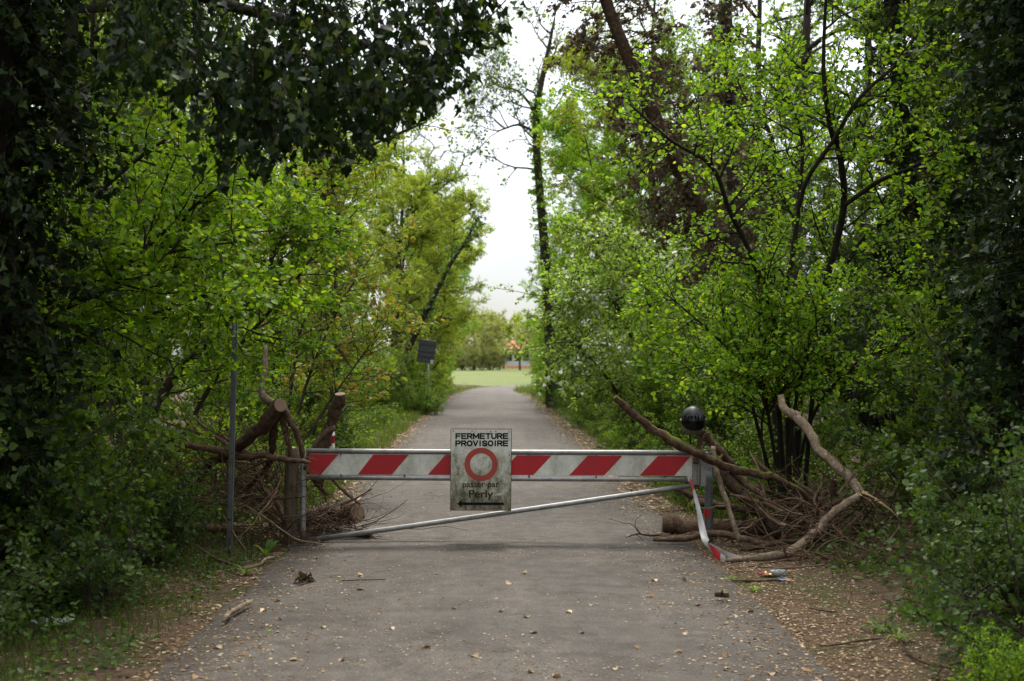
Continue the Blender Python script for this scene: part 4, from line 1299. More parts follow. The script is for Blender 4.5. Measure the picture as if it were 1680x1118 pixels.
m = MB(); c = P(1161, 757, 11.74) - rb; m.box(c, (0.07, 0.06, 0.17)); m.build('post_head', M['galv'], rp, bevel=0.004)
m = MB(); zc = P(1162, 842, 11.72) - rb
m.tube([zc + Vector((0, 0, 0.035)), zc + Vector((0, 0, -0.035))], [PX(6.8, 11.72) + 0.0015] * 2, 18, cap=False)
m.build('red_band', M['red_board'], rp, smooth=True)
pole, pb, pt = post('steel_pole', 377, 530, 4.6, 10.9, 'galv_dark', 'tall grey steel pole standing before the left branch heap', 'pole', px_top=386)
# the pole is an open channel: two raised lips down its front
m = MB()
for sx in (-1, 1):
    m.tube([Vector((sx * 0.016, -0.018, 0.0)), (pt - pb) + Vector((sx * 0.016, -0.018, 0))], [0.008, 0.008], 6)
m.build('channel_lip', M['galv_dark'], pole)

# sign
SY = GY - 0.055
sign_c = P(789.5, 770.5, SY)
sgn = empty('closure_sign', sign_c, 'grimy white closure sign with red ring and black lettering hung on the gate', 'sign')
SW, SH = PX(99, SY), PX(133, SY)
m = MB(); m.prism([(-SW / 2, SH / 2), (SW / 2 + 0.001, SH / 2 - 0.004), (SW / 2 - 0.006, -SH / 2 - 0.004), (-SW / 2 - 0.004, -SH / 2)], 0.0, 0.006)
plate = m.build('plate', M['sign'], sgn)
m = MB()
e = 0.004
for (p, q) in (((-SW / 2, SH / 2), (SW / 2 + 0.001, SH / 2 - 0.004)), ((SW / 2 + 0.001, SH / 2 - 0.004), (SW / 2 - 0.006, -SH / 2 - 0.004)), ((SW / 2 - 0.006, -SH / 2 - 0.004), (-SW / 2 - 0.004, -SH / 2)), ((-SW / 2 - 0.004, -SH / 2), (-SW / 2, SH / 2))):
    m.tube([(p[0], 0.002, p[1]), (q[0], 0.002, q[1])], [0.0035, 0.0035], 6)
M['rust'] = plain_mat('rusty_edge', (0.12, 0.055, 0.035), 0.85, var=0.5, scale=60)
m.build('rusty_edge', M['rust'], sgn)


def sx_(px): return PX(px - 789.5, SY)
def sz_(py): return -PX(py - 770.5, SY)


def lettering(txt, px0, px1, py_top, py_bot, bold=0.0):
    cu = bpy.data.curves.new('lettering', 'FONT')
    cu.body = txt; cu.size = 1.0; cu.offset = bold; cu.extrude = 0.0
    to = bpy.data.objects.new('lettering_source', cu)
    COL.objects.link(to)
    bpy.context.view_layer.update()
    me = bpy.data.meshes.new_from_object(to.evaluated_get(bpy.context.evaluated_depsgraph_get()))
    bpy.data.objects.remove(to); bpy.data.curves.remove(cu)
    n = len(me.vertices)
    co = np.zeros(n * 3, np.float32); me.vertices.foreach_get('co', co); co = co.reshape(-1, 3)
    mn, mx = co.min(0), co.max(0)
    u = (co[:, 0] - mn[0]) / (mx[0] - mn[0]); v = (co[:, 1] - mn[1]) / (mx[1] - mn[1])
    out = np.stack([sx_(px0) + u * (sx_(px1) - sx_(px0)), np.full(n, -0.0012), sz_(py_bot) + v * (sz_(py_top) - sz_(py_bot))], 1).astype(np.float32)
    me.vertices.foreach_set('co', out.ravel()); me.materials.clear(); me.update()
    return obj_of('lettering', me, M['faded_paint'], sgn)


ARC = lambda cx_, cy_, rx_, ry_, a0, a1, n=8: [(cx_ + rx_ * math.cos(math.radians(a0 + (a1 - a0) * k / n)), cy_ + ry_ * math.sin(math.radians(a0 + (a1 - a0) * k / n))) for k in range(n + 1)]
GLYPH = {'F': [[(0, 0), (0, 1)], [(0, 1), (1, 1)], [(0, .52), (.85, .52)]], 'E': [[(0, 0), (0, 1)], [(0, 1), (1, 1)], [(0, .52), (.88, .52)], [(0, 0), (1, 0)]],
         'R': [[(0, 0), (0, 1)], [(0, 1), (.6, 1)] + ARC(.62, .745, .38, .255, 90, -90)[1:] + [(0, .49)], [(.5, .49), (1, 0)]],
         'P': [[(0, 0), (0, 1)], [(0, 1), (.6, 1)] + ARC(.62, .72, .38, .28, 90, -90)[1:] + [(0, .44)]],
         'M': [[(0, 0), (0, 1)], [(0, 1), (.5, .25), (1, 1)], [(1, 1), (1, 0)]], 'T': [[(0, 1), (1, 1)], [(.5, 1), (.5, 0)]],
         'U': [[(0, 1), (0, .35)] + ARC(.5, .35, .5, .35, 180, 360, 12)[1:] + [(1, 1)]], 'O': [ARC(.5, .5, .5, .5, 0, 360, 24)],
         'V': [[(0, 1), (.5, 0), (1, 1)]], 'I': [[(.5, 0), (.5, 1)]], 'S': [[(.98, .80)] + ARC(.5, .75, .46, .25, 20, 270, 12) + ARC(.5, .25, .48, .25, 90, -160, 12)]}


def stroke_text(txt, px0, px1, py0, py1, sw):
    """Bold capitals drawn as strokes of width sw pixels."""
    wts = [0.42 if c == 'I' else 1.25 if c in 'M' else 1.1 if c == 'O' else 1.0 for c in txt]
    gap = 0.42; unit_ = (px1 - px0 - sw) / (sum(wts) + gap * (len(txt) - 1)); x = px0 + sw / 2
    for c, wt in zip(txt, wts):
        m = MB(); k = 0
        for st_ in GLYPH[c]:
            P2 = [(sx_(x + (p[0] if c != 'I' else 0.5) * wt * unit_), sz_(py1 - sw / 2 - p[1] * (py1 - py0 - sw))) for p in st_]
            h = PX(sw, SY) / 2
            for (a_, b_2) in zip(P2[:-1], P2[1:]):
                d_ = Vector((b_2[0] - a_[0], b_2[1] - a_[1])).normalized(); e_ = d_ * h * 0.98; n_2 = Vector((-d_.y, d_.x)) * h
                y_ = -0.0010 - 0.00004 * k; k += 1
                q_ = [Vector(a_) - e_ * 0.9 + n_2, Vector(b_2) + e_ * 0.9 + n_2, Vector(b_2) + e_ * 0.9 - n_2, Vector(a_) - e_ * 0.9 - n_2]
                i_ = len(m.v); m.v += [(v.x, y_, v.y) for v in q_]; m.f.append([i_, i_ + 1, i_ + 2, i_ + 3])
        m.build('letter', M['black_paint'], sgn)
        x += (wt + gap) * unit_


stroke_text('FERMETURE', 747.2, 833.8, 711.0, 721.0, 2.4)
stroke_text('PROVISOIRE', 747.0, 833.8, 722.9, 732.8, 2.4)
lettering('passer par', 759, 818.7, 792.8, 803, 0.010)
lettering('Perly', 769.5, 809, 804.2, 820.5, 0.016)
m = MB(); m.prism([(sx_(x), sz_(y)) for (x, y) in ((750, 826.2), (757.8, 820), (757.8, 824.3), (826.6, 824.8), (826.6, 829), (757.8, 828.8), (757.8, 833.2))], -0.0014, -0.0004)
m.build('arrow', M['black_paint'], sgn)
R0, R1 = PX(27.4, SY), PX(18.2, SY); cxs, czs = sx_(789.3), sz_(762.3)
m = MB(); NSEG = 64
for k in range(NSEG):
    a = 2 * math.pi * k / NSEG
    for rr_, yy_ in ((R0, -0.0014), (R1, -0.0014), (R0, -0.0003), (R1, -0.0003)):
        m.v.append((cxs + rr_ * math.cos(a), yy_, czs + rr_ * math.sin(a)))
for k in range(NSEG):
    i, j = k * 4, ((k + 1) % NSEG) * 4
    m.f += [[i, j, j + 1, i + 1], [i + 2, i + 3, j + 3, j + 2], [i, i + 2, j + 2, j], [i + 1, j + 1, j + 3, i + 3]]
m.build('red_ring', M['red_ring'], sgn)
M['bolt'] = steel_mat('rusty_bolt', (0.16, 0.13, 0.11), 0.6)
for (px, py) in ((744, 707.5), (774.5, 708.5), (805, 708.7), (813.5, 708), (835.5, 708.7), (743.5, 746), (836, 747), (743.2, 804), (743.2, 807), (835, 805.5), (743, 834), (773, 834.5), (836, 777)):
    m = MB(); c = Vector((sx_(px), 0, sz_(py))); m.tube([c + Vector((0, 0.001, 0)), c + Vector((0, -0.004, 0)), c + Vector((0, -0.006, 0))], [0.0065, 0.0065, 0.004], 8); m.build('bolt', M['bolt'], sgn, smooth=False)

# ------------------------------------------------------------------ helmet perched on the branches by the latch post
HC = P(1137, 691, 11.35)
helmet = empty('motorcycle_helmet', HC, 'round glossy black helmet with dark visor perched above the latch post', 'helmet')


def gloss(name, col, rough, coat=0.3, var=0.3):
    m, n, l, b, out = new_mat(name)
    t = noise(n, l, 9, 7, 0.7)
    r_ = ramp(n, [(0.35, tuple(c * (1 - var) for c in col)), (0.7, tuple(c * (1 + var) for c in col))])
    l.new(t.outputs['Fac'], r_.inputs[0]); l.new(r_.outputs[0], b.inputs['Base Color'])
    rr_ = n.new('ShaderNodeMapRange'); rr_.inputs['To Min'].default_value = rough * 0.6; rr_.inputs['To Max'].default_value = rough * 1.6
    l.new(t.outputs['Fac'], rr_.inputs['Value']); l.new(rr_.outputs[0], b.inputs['Roughness'])
    b.inputs['Coat Weight'].default_value = coat
    b.inputs['Specular IOR Level'].default_value = 0.3
    return m


M['helm_black'] = gloss('scuffed_black_shell', (0.010, 0.010, 0.011), 0.42, 0.0)
M['visor'] = gloss('dark_visor', (0.003, 0.003, 0.003), 0.06, 0.0)
M['helm_grey'] = gloss('dusty_grey_chin', (0.13, 0.125, 0.115), 0.5, 0.0, 0.35)
RX, RZ = PX(20.3, 11.35), PX(25, 11.35)


def helm_patch(name, mat, u0, u1, v0f, v1f, k, nu=40, nv=16, parent=helmet):
    """Patch of the helmet's egg: u = angle round the vertical (0 faces the camera), v = latitude."""
    V, F = [], []
    for i in range(nu + 1):
        u = u0 + (u1 - u0) * i / nu
        for j in range(nv + 1):
            v0, v1 = v0f(u), v1f(u)
            v = v0 + (v1 - v0) * j / nv
            rz = RZ * (1.0 if v > 0 else 0.98)
            V.append((RX * k * math.sin(u) * math.cos(v), -RX * 1.12 * k * math.cos(u) * math.cos(v), rz * k * math.sin(v)))
    for i in range(nu):
        for j in range(nv):
            a = i * (nv + 1) + j
            F.append((a, a + nv + 1, a + nv + 2, a + 1))
    me = bpy.data.meshes.new(name); me.from_pydata(V, [], F)
    me.polygons.foreach_set('use_smooth', np.ones(len(F), bool)); me.update()
    return obj_of(name, me, M[mat], parent)


helm_patch('shell', 'helm_black', -math.pi, math.pi, lambda u: math.radians(-62), lambda u: math.radians(89.5), 0.985, 64, 30)
vis = helm_patch('visor', 'visor', math.radians(-82), math.radians(82), lambda u: math.radians(-38) * math.cos(u * 0.9), lambda u: math.radians(22), 1.0, 40, 16)
helm_patch('chin_guard', 'helm_grey', math.radians(-100), math.radians(100), lambda u: math.radians(-64), lambda u: math.radians(-39) * math.cos(u * 0.85), 0.998, 40, 12)
for sx in (-1, 1):
    m = MB(); c = Vector((sx * RX * 0.985, -RX * 0.16, RZ * 0.06)); m.tube([c, c + Vector((sx * 0.008, 0, 0))], [0.014, 0.011], 14); m.build('visor_pivot', M['galv'], vis)
m = MB(); m.tube([Vector((-0.03, 0, -RZ * 0.85)), Vector((-0.025, 0, -RZ * 1.2)), Vector((-0.02, 0.01, -RZ * 1.6))], [0.008, 0.007, 0.006], 8); m.build('chin_strap', M['black_paint'], helmet, smooth=True)

# ------------------------------------------------------------------ dead branches and logs of the two heaps
brg = random.Random(303)


def branch(label, pxs, d, rpx, mat='deadwood', cut=None, name='dead_branch', cat='branch', twigs=0, knobs=2, end_mat='cut', floor=True, wob_=0.06):
    """A fallen bough along the pixels pxs at distances d (start..end); rpx = radii in pixels; cut = 'start' / 'end' / 'both'."""
    n = len(pxs)
    ds = np.interp(np.linspace(0, 1, n), np.linspace(0, 1, len(d)), d)
    ctrl = [P(x, y, dd) for (x, y), dd in zip(pxs, ds)]
    pts = smooth_px(ctrl)
    mid = ds.mean()
    rr = [PX(v, mid) for v in np.interp(np.linspace(0, 1, len(pts)), np.linspace(0, 1, len(rpx)), rpx)]
    base = pts[len(pts) // 2].copy()
    out, rad = [], []
    for i, p in enumerate(pts):
        q = p - base
        if 0 < i < len(pts) - 1:
            q += Vector((brg.gauss(0, 1), brg.gauss(0, 1), brg.gauss(0, 1))) * rr[i] * wob_ * 3
        if floor:
            fz = (0.03 if abs(p.x) < 1.8 else gzf(p.x, p.y))
            q.z = max(q.z, fz + rr[i] * 0.9 - base.z)
        out.append(q); rad.append(rr[i] * (1 + brg.uniform(-0.10, 0.14)))
    root = empty(name, base, label, cat)
    m = MB(); m.tube(out, rad, 12 if max(rpx) > 3 else 7, cap=True, rough=0.085, rg=brg)
    for _ in range(knobs):
        i = brg.randrange(1, len(out) - 1); v = Vector((brg.gauss(0, 1), brg.gauss(0, 1), abs(brg.gauss(0, 1)))).normalized()
        m.tube([out[i], out[i] + v * (rad[i] * 1.02 + 0.004), out[i] + v * (rad[i] + brg.uniform(0.008, 0.05))], [min(0.016, rad[i] * 0.45), min(0.013, rad[i] * 0.36), min(0.008, rad[i] * 0.22)], 7)
    for _ in range(twigs + (2 if max(rpx) > 3 and name == 'dead_branch' else 0)):
        i = brg.randrange(len(out) // 4, len(out)); v = Vector((brg.gauss(0, 1), brg.gauss(0, 0.7), brg.gauss(0.2, 0.8))).normalized()
        L = brg.uniform(0.12, 0.4); p = out[i]; tp = [p]
        for k in range(5):
            v = (v + Vector((brg.gauss(0, .25), brg.gauss(0, .25), brg.gauss(0, .25)))).normalized(); p = p + v * L / 5; tp.append(p)
        m.tube(tp, list(np.linspace(min(0.007, rad[i] * 0.6), 0.0015, 6)), 5)
    o = m.build('bough', M[mat], root, smooth=True)
    if cut:
        for wh in (('start',) if cut == 'start' else ('end',) if cut == 'end' else ('start', 'end')):
            a, b2 = (out[0], out[1]) if wh == 'start' else (out[-1], out[-2])
            t = (a - b2).normalized(); r_ = (rad[0] if wh == 'start' else rad[-1])
            cm = MB(); cm.tube([a - t * 0.002, a + t * 0.004], [r_ * 0.97, r_ * 0.93], 16)
            q = Vector((0, -1, 0)).rotation_difference(t)
            Rm = q.to_matrix()
            cc = a + t * 0.004
            cm.v = [tuple(Rm.inverted() @ (Vector(v) - cc)) for v in cm.v]
            co_ = cm.build('cut_end', M[end_mat], root)
            co_.location = cc; co_.rotation_euler = q.to_euler()
    return root


# left heap
branch('thick mossy bough with sawn face turned to the camera, top of left heap', [(460, 665), (430, 701), (393, 730), (364, 751), (331, 768)], (11.15, 12.0), [12.5, 11, 9, 8, 6], 'mossy', cut='start')
branch('snapped upright limb with splintered tip above the left heap', [(458, 672), (447, 660), (430, 645), (434, 607), (436, 566)], (11.2, 11.3), [6, 6.5, 6, 5, 2], 'deadwood_pale', floor=False)
branch('long level branch lying across the left heap behind the pole', [(241, 728), (303, 730), (364, 741), (397, 749), (430, 747), (463, 753), (508, 759)], (11.9, 11.25), [4, 5.5, 6, 6, 5.5, 4.5, 3], 'deadwood', twigs=5)
branch('reddish prong running down from the sawn bough to the wooden post', [(467, 671), (484, 706), (494, 730), (496, 750)], (11.2, 11.4), [5, 5, 4.5, 3.5], 'deadwood', twigs=2)
branch('middle prong hanging straight below the sawn bough', [(463, 675), (467, 706), (474, 734), (478, 760)], (11.25, 11.4), [5, 4.5, 4, 3], 'deadwood')
branch('dark rotten prong left of the middle one below the sawn bough', [(457, 680), (449, 706), (447, 734), (440, 765)], (11.3, 11.5), [6.5, 6, 5.5, 4], 'deadwood_dark', knobs=4)
branch('stout sawn stub leaning up behind the gate hinge', [(558, 647), (550, 673), (541, 702), (531, 738), (522, 800)], (11.8, 11.95), [8.5, 9, 8.5, 8, 7], 'deadwood_dark', cut='start')
branch('crooked side limb crossing from the stout stub down to the gate hinge', [(549, 703), (529, 714), (508, 743), (500, 770)], (11.75, 11.5), [5, 4, 3.5, 2.5], 'deadwood_dark')
branch('thin reddish branch slanting down to the foot of the wooden post', [(397, 734), (418, 763), (430, 796), (455, 825), (464, 845)], (11.7, 11.4), [4, 4, 3.8, 3.5, 3], 'deadwood')
branch('dark branch slanting down left from below the level branch', [(447, 751), (430, 776), (410, 796), (386, 815)], (11.6, 11.8), [4.5, 4.5, 4, 3], 'deadwood_dark', twigs=3)
branch('short dark limb angling down left behind the steel pole', [(400, 735), (369, 745), (344, 767), (325, 790)], (11.9, 12.1), [5, 4.5, 4, 3], 'deadwood_dark', twigs=2)
branch('thin straight stick lying level across the left heap', [(300, 812), (397, 815), (447, 819), (500, 815)], (11.5, 11.3), [1.2, 1.8, 1.8, 1.2], 'deadwood_dark')
branch('forked grey twig spreading over the top left of the left heap', [(253, 687), (311, 706), (352, 716), (375, 732)], (12.1, 11.9), [1.5, 2.4, 3, 3], 'deadwood', twigs=6)
branch('kinked grey twig below the leaning maple stem', [(315, 681), (336, 702), (373, 720), (400, 738)], (12.2, 11.9), [2, 2.6, 2.8, 2.8], 'deadwood', twigs=4)
branch('thin branch sloping from the gate hinge to the end of the left log', [(536, 772), (548, 790), (566, 808), (591, 828)], (11.9, 12.1), [2.5, 2.6, 2.4, 2], 'deadwood', twigs=1)
branch('thin twig pointing right over the end of the left log', [(560, 830), (582, 819), (611, 802)], (12.1, 12.0), [1.6, 1.4, 0.9], 'deadwood')
branch('short stick leaning from the gate hinge to the left log', [(506, 775), (525, 800), (537, 812)], (11.7, 11.9), [3.2, 3, 2.5], 'deadwood_dark')
branch('bark-covered log with sawn end lying behind the left gate end', [(470, 862), (510, 855), (550, 848), (586, 843)], (12.6, 12.25), [15, 15.5, 15.5, 16], 'deadwood_dark', cut='end', name='sawn_log', cat='log', knobs=5, twigs=4, end_mat='cut')
branch('short dark billet under the low end of the gate brace', [(560, 884), (585, 881), (610, 879)], (11.75, 11.7), [5, 5.5, 5], 'deadwood_dark', cut='end', name='billet', cat='log')
branch('weathered log lying behind the foot of the steel pole', [(300, 868), (340, 866), (376, 868)], (11.4, 11.3), [6, 6.5, 6], 'deadwood', cut='start', name='short_log', cat='log')
branch('bent stick on the left verge reaching towards the road', [(318, 893), (345, 912), (373, 924), (400, 933)], (10.6, 10.1), [2.2, 2.2, 2, 1.6], 'deadwood')
branch('pale bare stick lying at the left edge of the asphalt below the post', [(352, 948), (385, 938), (420, 930), (448, 923)], (10.05, 10.45), [2, 2.8, 2.6, 2.4], 'deadwood_pale')
branch('thin stick leaning at the foot of the steel pole', [(366, 846), (385, 878), (404, 905)], (11.0, 10.7), [1.8, 1.8, 1.5], 'deadwood')

branch('thin stick fanning down right from the foot of the steel pole', [(385, 821), (422, 829), (463, 858)], (11.5, 11.4), [1.6, 1.8, 1.2], 'deadwood')
branch('pale thin stick crossing low in front of the wooden post foot', [(393, 825), (430, 846), (484, 884), (530, 893)], (11.4, 11.2), [1.5, 1.8, 1.6, 1.0], 'deadwood_pale', twigs=2)
branch('arched dark twig beside the middle of the steel pole', [(381, 806), (393, 780), (422, 763), (450, 752)], (11.4, 11.4), [1.5, 1.8, 2, 1.6], 'deadwood_dark')
branch('bare pale twig level with the snapped limb, right of the pole', [(405, 641), (440, 643), (482, 642)], (12.4, 12.4), [1.0, 1.3, 0.8], 'deadwood_pale', twigs=2, floor=False)
branch('long thin twig rising right from the snapped limb', [(437, 585), (470, 570), (500, 548), (545, 520)], (12.5, 12.6), [1.4, 1.2, 1.0, 0.6], 'deadwood_dark', floor=False, twigs=2)
branch('grey stick slanting behind the level branch at far left of the heap', [(262, 700), (300, 726), (330, 745), (352, 790)], (12.1, 11.9), [1.8, 2.2, 2.2, 1.6], 'deadwood', twigs=3)
branch('crooked twig low in the left heap behind the pole foot', [(310, 838), (345, 826), (400, 832), (445, 845)], (11.9, 11.7), [1.6, 2, 2, 1.2], 'deadwood', twigs=4)

# right heap
branch('long mossy bough slanting across the gate end over the right heap', [(1009, 652), (1040, 680), (1077, 708), (1120, 735), (1160, 752), (1193, 767), (1227, 775), (1263, 782), (1297, 797), (1333, 822)], (11.1, 11.3, 11.6), [5, 6, 6.5, 7.2, 7, 6.6, 6.5, 6.2, 5.5, 4.5], 'mossy', floor=False, knobs=3)
branch('pale smooth bough leaning down from the hazel to the right heap', [(1281, 650), (1286, 672), (1305, 682), (1323, 703), (1343, 737), (1367, 760), (1393, 783), (1410, 806), (1421, 818)], (12.4, 11.3), [5.5, 6.5, 7.5, 7.5, 7.2, 7, 7, 7, 6.5], 'deadwood_pale', floor=False, knobs=3)
# the torn pale heartwood at its broken lower end
s_base = P(1440, 826, 11.25)
sp_ = empty('splintered_bough', s_base, 'torn pale splinter of fresh wood at the broken end of the pale bough', 'branch')
for k, (pts_, r0_) in enumerate([([(1415, 808), (1430, 815), (1441, 821)], 4.0), ([(1436, 820), (1448, 828), (1462, 838), (1473, 849)], 4.2), ([(1412, 812), (1428, 822), (1436, 832)], 2.5)]):
    line_ = [P(x, y, 11.25) - s_base for x, y in pts_]
    mm = MB(); mm.tube(line_, list(np.linspace(PX(r0_, 11.25), PX(r0_ * 0.25, 11.25), len(line_))), 5, rough=0.3, rg=brg)
    mm.build('splinter', M['splinter'], sp_)
branch('curved pale bough resting on the soil in front of the right heap', [(1412, 812), (1380, 833), (1353, 853), (1340, 873), (1313, 893), (1287, 914), (1258, 925), (1225, 923), (1192, 922)], (11.3, 10.9, 10.5), [5.5, 6.5, 7, 7, 7.4, 7.4, 6.5, 5, 3.5], 'deadwood_pale', knobs=3)
branch('knotty bough rising to the helmet from the right heap', [(1147, 708), (1156, 712), (1170, 730), (1193, 753), (1210, 780), (1233, 800), (1263, 827), (1290, 850), (1330, 872)], (11.4, 11.9, 11.8), [4.5, 6, 7, 7, 6, 5.5, 5, 4.5, 3], 'deadwood', twigs=3)
branch('short prong under the helmet joining the knotty bough', [(1141, 760), (1146, 735), (1152, 714)], (11.5, 11.45), [4.5, 4.5, 5], 'deadwood', floor=False)
branch('slim crooked branch hanging down beside the latch post', [(1170, 733), (1173, 770), (1187, 810), (1200, 847), (1213, 888)], (11.5, 11.2), [4.5, 4.5, 4.2, 4, 3], 'deadwood_pale', twigs=2)
branch('thick dark rotten limb in the middle of the right heap', [(1177, 770), (1207, 800), (1233, 827), (1257, 853), (1275, 880)], (11.9, 11.6), [7, 8.5, 9, 8, 6], 'deadwood_dark', knobs=5, twigs=3)
branch('sawn log with pale end lying behind the latch post', [(1086, 867), (1130, 867), (1193, 869), (1265, 876)], (12.0, 12.1), [14.5, 14.5, 14.5, 14], 'deadwood', cut='start', name='sawn_log', cat='log', knobs=4, end_mat='cut_pale')
branch('low branch lying in front of the right log', [(1072, 888), (1113, 887), (1153, 878), (1180, 875), (1213, 883), (1263, 897)], (11.4, 11.4), [3.5, 4.5, 5, 5, 5, 4.5], 'deadwood')
branch('second thinner branch between the log and the low branch', [(1083, 880), (1115, 880), (1150, 873)], (11.55, 11.6), [2.6, 3, 2.6], 'deadwood')
branch('thin forked twig poking onto the asphalt from the right log', [(1027, 882), (1047, 876), (1065, 879), (1086, 877)], (11.6, 11.7), [0.9, 1.3, 1.5, 1.6], 'deadwood_dark', twigs=4)
branch('dark branch running level behind the latch post', [(1100, 800), (1140, 815), (1180, 827), (1225, 838)], (12.6, 12.3), [4, 5.5, 6, 5], 'deadwood_dark')
branch('dark blunt limb poking left behind the latch post', [(1138, 823), (1165, 827), (1190, 830), (1215, 834)], (12.1, 12.1), [5.5, 5.5, 5, 4.5], 'deadwood', cut='start')
branch('level reddish branch at the back of the right heap', [(1260, 826), (1307, 820), (1340, 812), (1364, 806)], (12.4, 12.2), [3.5, 4, 4, 3.5], 'deadwood')
branch('short upright stub at the back of the right heap', [(1368, 787), (1368, 800), (1369, 815)], (12.1, 12.1), [5, 5.2, 5.4], 'deadwood_dark', cut='start', knobs=0)
branch('pointed bare branch jutting left in the right heap', [(1197, 811), (1240, 823), (1280, 840), (1312, 858)], (11.5, 11.4), [1.8, 4, 4.5, 4], 'deadwood')
branch('mossy stick with broken tip behind the long mossy bough', [(1237, 755), (1263, 775), (1300, 797), (1347, 823)], (12.3, 12.0), [3.2, 4, 4, 3.5], 'mossy')
branch('thin straight stick pointing right out of the right heap', [(1347, 857), (1413, 860), (1460, 858), (1508, 859)], (11.5, 11.4), [2, 2.5, 2.5, 2], 'deadwood')
branch('slender branch crossing behind the knotty bough', [(1210, 790), (1250, 803), (1290, 818), (1330, 842), (1370, 860)], (12.1, 11.8), [3, 3.4, 3.4, 3, 2.4], 'deadwood_dark', twigs=4)
branch('weathered branch sloping down into the right heap brushwood', [(1305, 790), (1340, 815), (1380, 850), (1420, 880)], (11.9, 11.5), [3, 3.6, 3.4, 2.6], 'deadwood', twigs=4)
branch('level branch half buried low in the right heap', [(1215, 905), (1270, 893), (1330, 885), (1400, 884)], (11.2, 11.2), [3.4, 4, 4, 3], 'deadwood_dark', twigs=3)

# single sticks on the road and verges
branch('bare pale stick lying at the left edge of the asphalt in front', [(368, 1028), (378, 1016), (394, 1006), (411, 999)], (8.0, 8.55), [3.6, 4.2, 4.2, 3.8], 'deadwood_pale', cut='both', name='stick', cat='stick', end_mat='cut_pale')
branch('dark chunk of bark lying alone near the right asphalt edge', [(1175, 985), (1184, 989), (1196, 991)], (8.75, 8.7), [3.5, 4.5, 3.5], 'deadwood_dark', name='bark_chunk', cat='bark', knobs=1)
branch('thin stick on the bare soil strip at right', [(1345, 1060), (1385, 1056), (1420, 1050), (1446, 1047)], (7.35, 7.6), [1.6, 2, 2, 1.4], 'deadwood', name='stick', cat='stick', knobs=0)
branch('short twig on the soil between branch heap and stick', [(1328, 998), (1350, 1002), (1372, 1004)], (8.5, 8.35), [1.2, 1.4, 1.0], 'deadwood_dark', name='stick', cat='stick', knobs=0)
branch('curved dark stick half under the plants at lower right', [(1473, 1047), (1490, 1070), (1510, 1085), (1560, 1098)], (7.4, 6.8), [1.4, 1.8, 1.8, 1.4], 'deadwood_dark', name='stick', cat='stick', knobs=0)
branch('stick lying along the soil just below the right heap', [(1200, 952), (1240, 953), (1290, 951)], (9.6, 9.6), [2, 2.6, 2], 'deadwood', name='stick', cat='stick')
branch('thin dark twig lying on the asphalt at left centre', [(560, 958), (590, 957), (632, 956)], (9.4, 9.45), [0.8, 0.9, 0.7], 'deadwood_dark', name='stick', cat='stick', knobs=0)


def brush(name, label, boxes, n, seed, rad=0.005, seglen=(0.25, 0.8), mat='deadwood', flat=0.5):
    """Tangled fine twigs filling rough ellipsoids (centre, half axes)."""
    r = random.Random(seed); polys = []
    for i in range(n):
        c, h = boxes[r.randrange(len(boxes))]
        while True:
            q = Vector((r.uniform(-1, 1), r.uniform(-1, 1), r.uniform(-1, 1)))
            if q.length < 1: break
        p = Vector((c[0] + q.x * h[0], c[1] + q.y * h[1], c[2] + q.z * h[2]))
        v = Vector((r.gauss(0, 1), r.gauss(0, 0.8), r.gauss(0, flat))).normalized()
        L = r.uniform(*seglen)
        for br in range(r.choice((1, 1, 2, 3))):
            pp, vv = p.copy(), v.copy()
            if br: vv = (v + Vector((r.gauss(0, .6), r.gauss(0, .6), r.gauss(0, .5)))).normalized(); pp = p + v * L * r.uniform(0.1, 0.5)
            pts = [pp]
            bend = Vector((r.gauss(0, .13), r.gauss(0, .13), r.gauss(0, .12)))
            for k in range(8):
                vv = (vv + bend + Vector((r.gauss(0, .14), r.gauss(0, .14), r.gauss(0, .14)))).normalized()
                pp = pp + vv * L / 8
                fz = 0.02 if abs(pp.x) < 1.8 else gzf(pp.x, pp.y) + 0.005
                if pp.z < fz: pp.z = fz
                pts.append(pp)
            r0 = rad * min(2.6, 0.75 * math.exp(r.gauss(0, 0.55)))
            polys.append((pts, list(np.linspace(r0, r0 * 0.3, 9))))
    V, Q = tubes(polys, 5)
    o = obj_of(name, make_mesh(name, V, Q, smooth=True), M[mat])
    return tagged(o, label, 'brushwood', kind='stuff')


c1 = P(1385, 880, 11.0); c2 = P(1330, 850, 11.4); c3 = P(1420, 935, 10.4); c4 = P(1340, 925, 10.6)
brush('brushwood', 'tangle of fine bare twigs filling the right branch heap', [(c1, (0.45, 0.45, 0.22)), (c2, (0.40, 0.45, 0.16)), (c3, (0.32, 0.35, 0.12)), (c4, (0.25, 0.3, 0.12))], 150, 5, 0.0068)
brush('brushwood', 'dark fine twigs deeper inside the right branch heap', [(P(1290, 855, 11.9), (0.55, 0.4, 0.18)), (P(1400, 840, 11.6), (0.45, 0.4, 0.18))], 120, 6, 0.007, mat='deadwood_dark')
c5 = P(400, 810, 11.7); c6 = P(500, 862, 12.0); c7 = P(345, 775, 12.0); c8 = P(430, 780, 11.7)
brush('brushwood', 'tangle of thin twigs filling the left branch heap', [(c5, (0.5, 0.35, 0.13)), (c6, (0.30, 0.2, 0.05)), (c7, (0.4, 0.35, 0.2)), (c8, (0.3, 0.3, 0.16))], 260, 7, 0.0052, (0.3, 1.0), mat='deadwood')
brush('brushwood', 'dark twigs lying low under the left gate end', [(P(540, 868, 11.9), (0.35, 0.25, 0.06)), (P(430, 870, 11.5), (0.4, 0.3, 0.06))], 90, 8, 0.004, (0.3, 0.7), mat='deadwood_dark', flat=0.2)

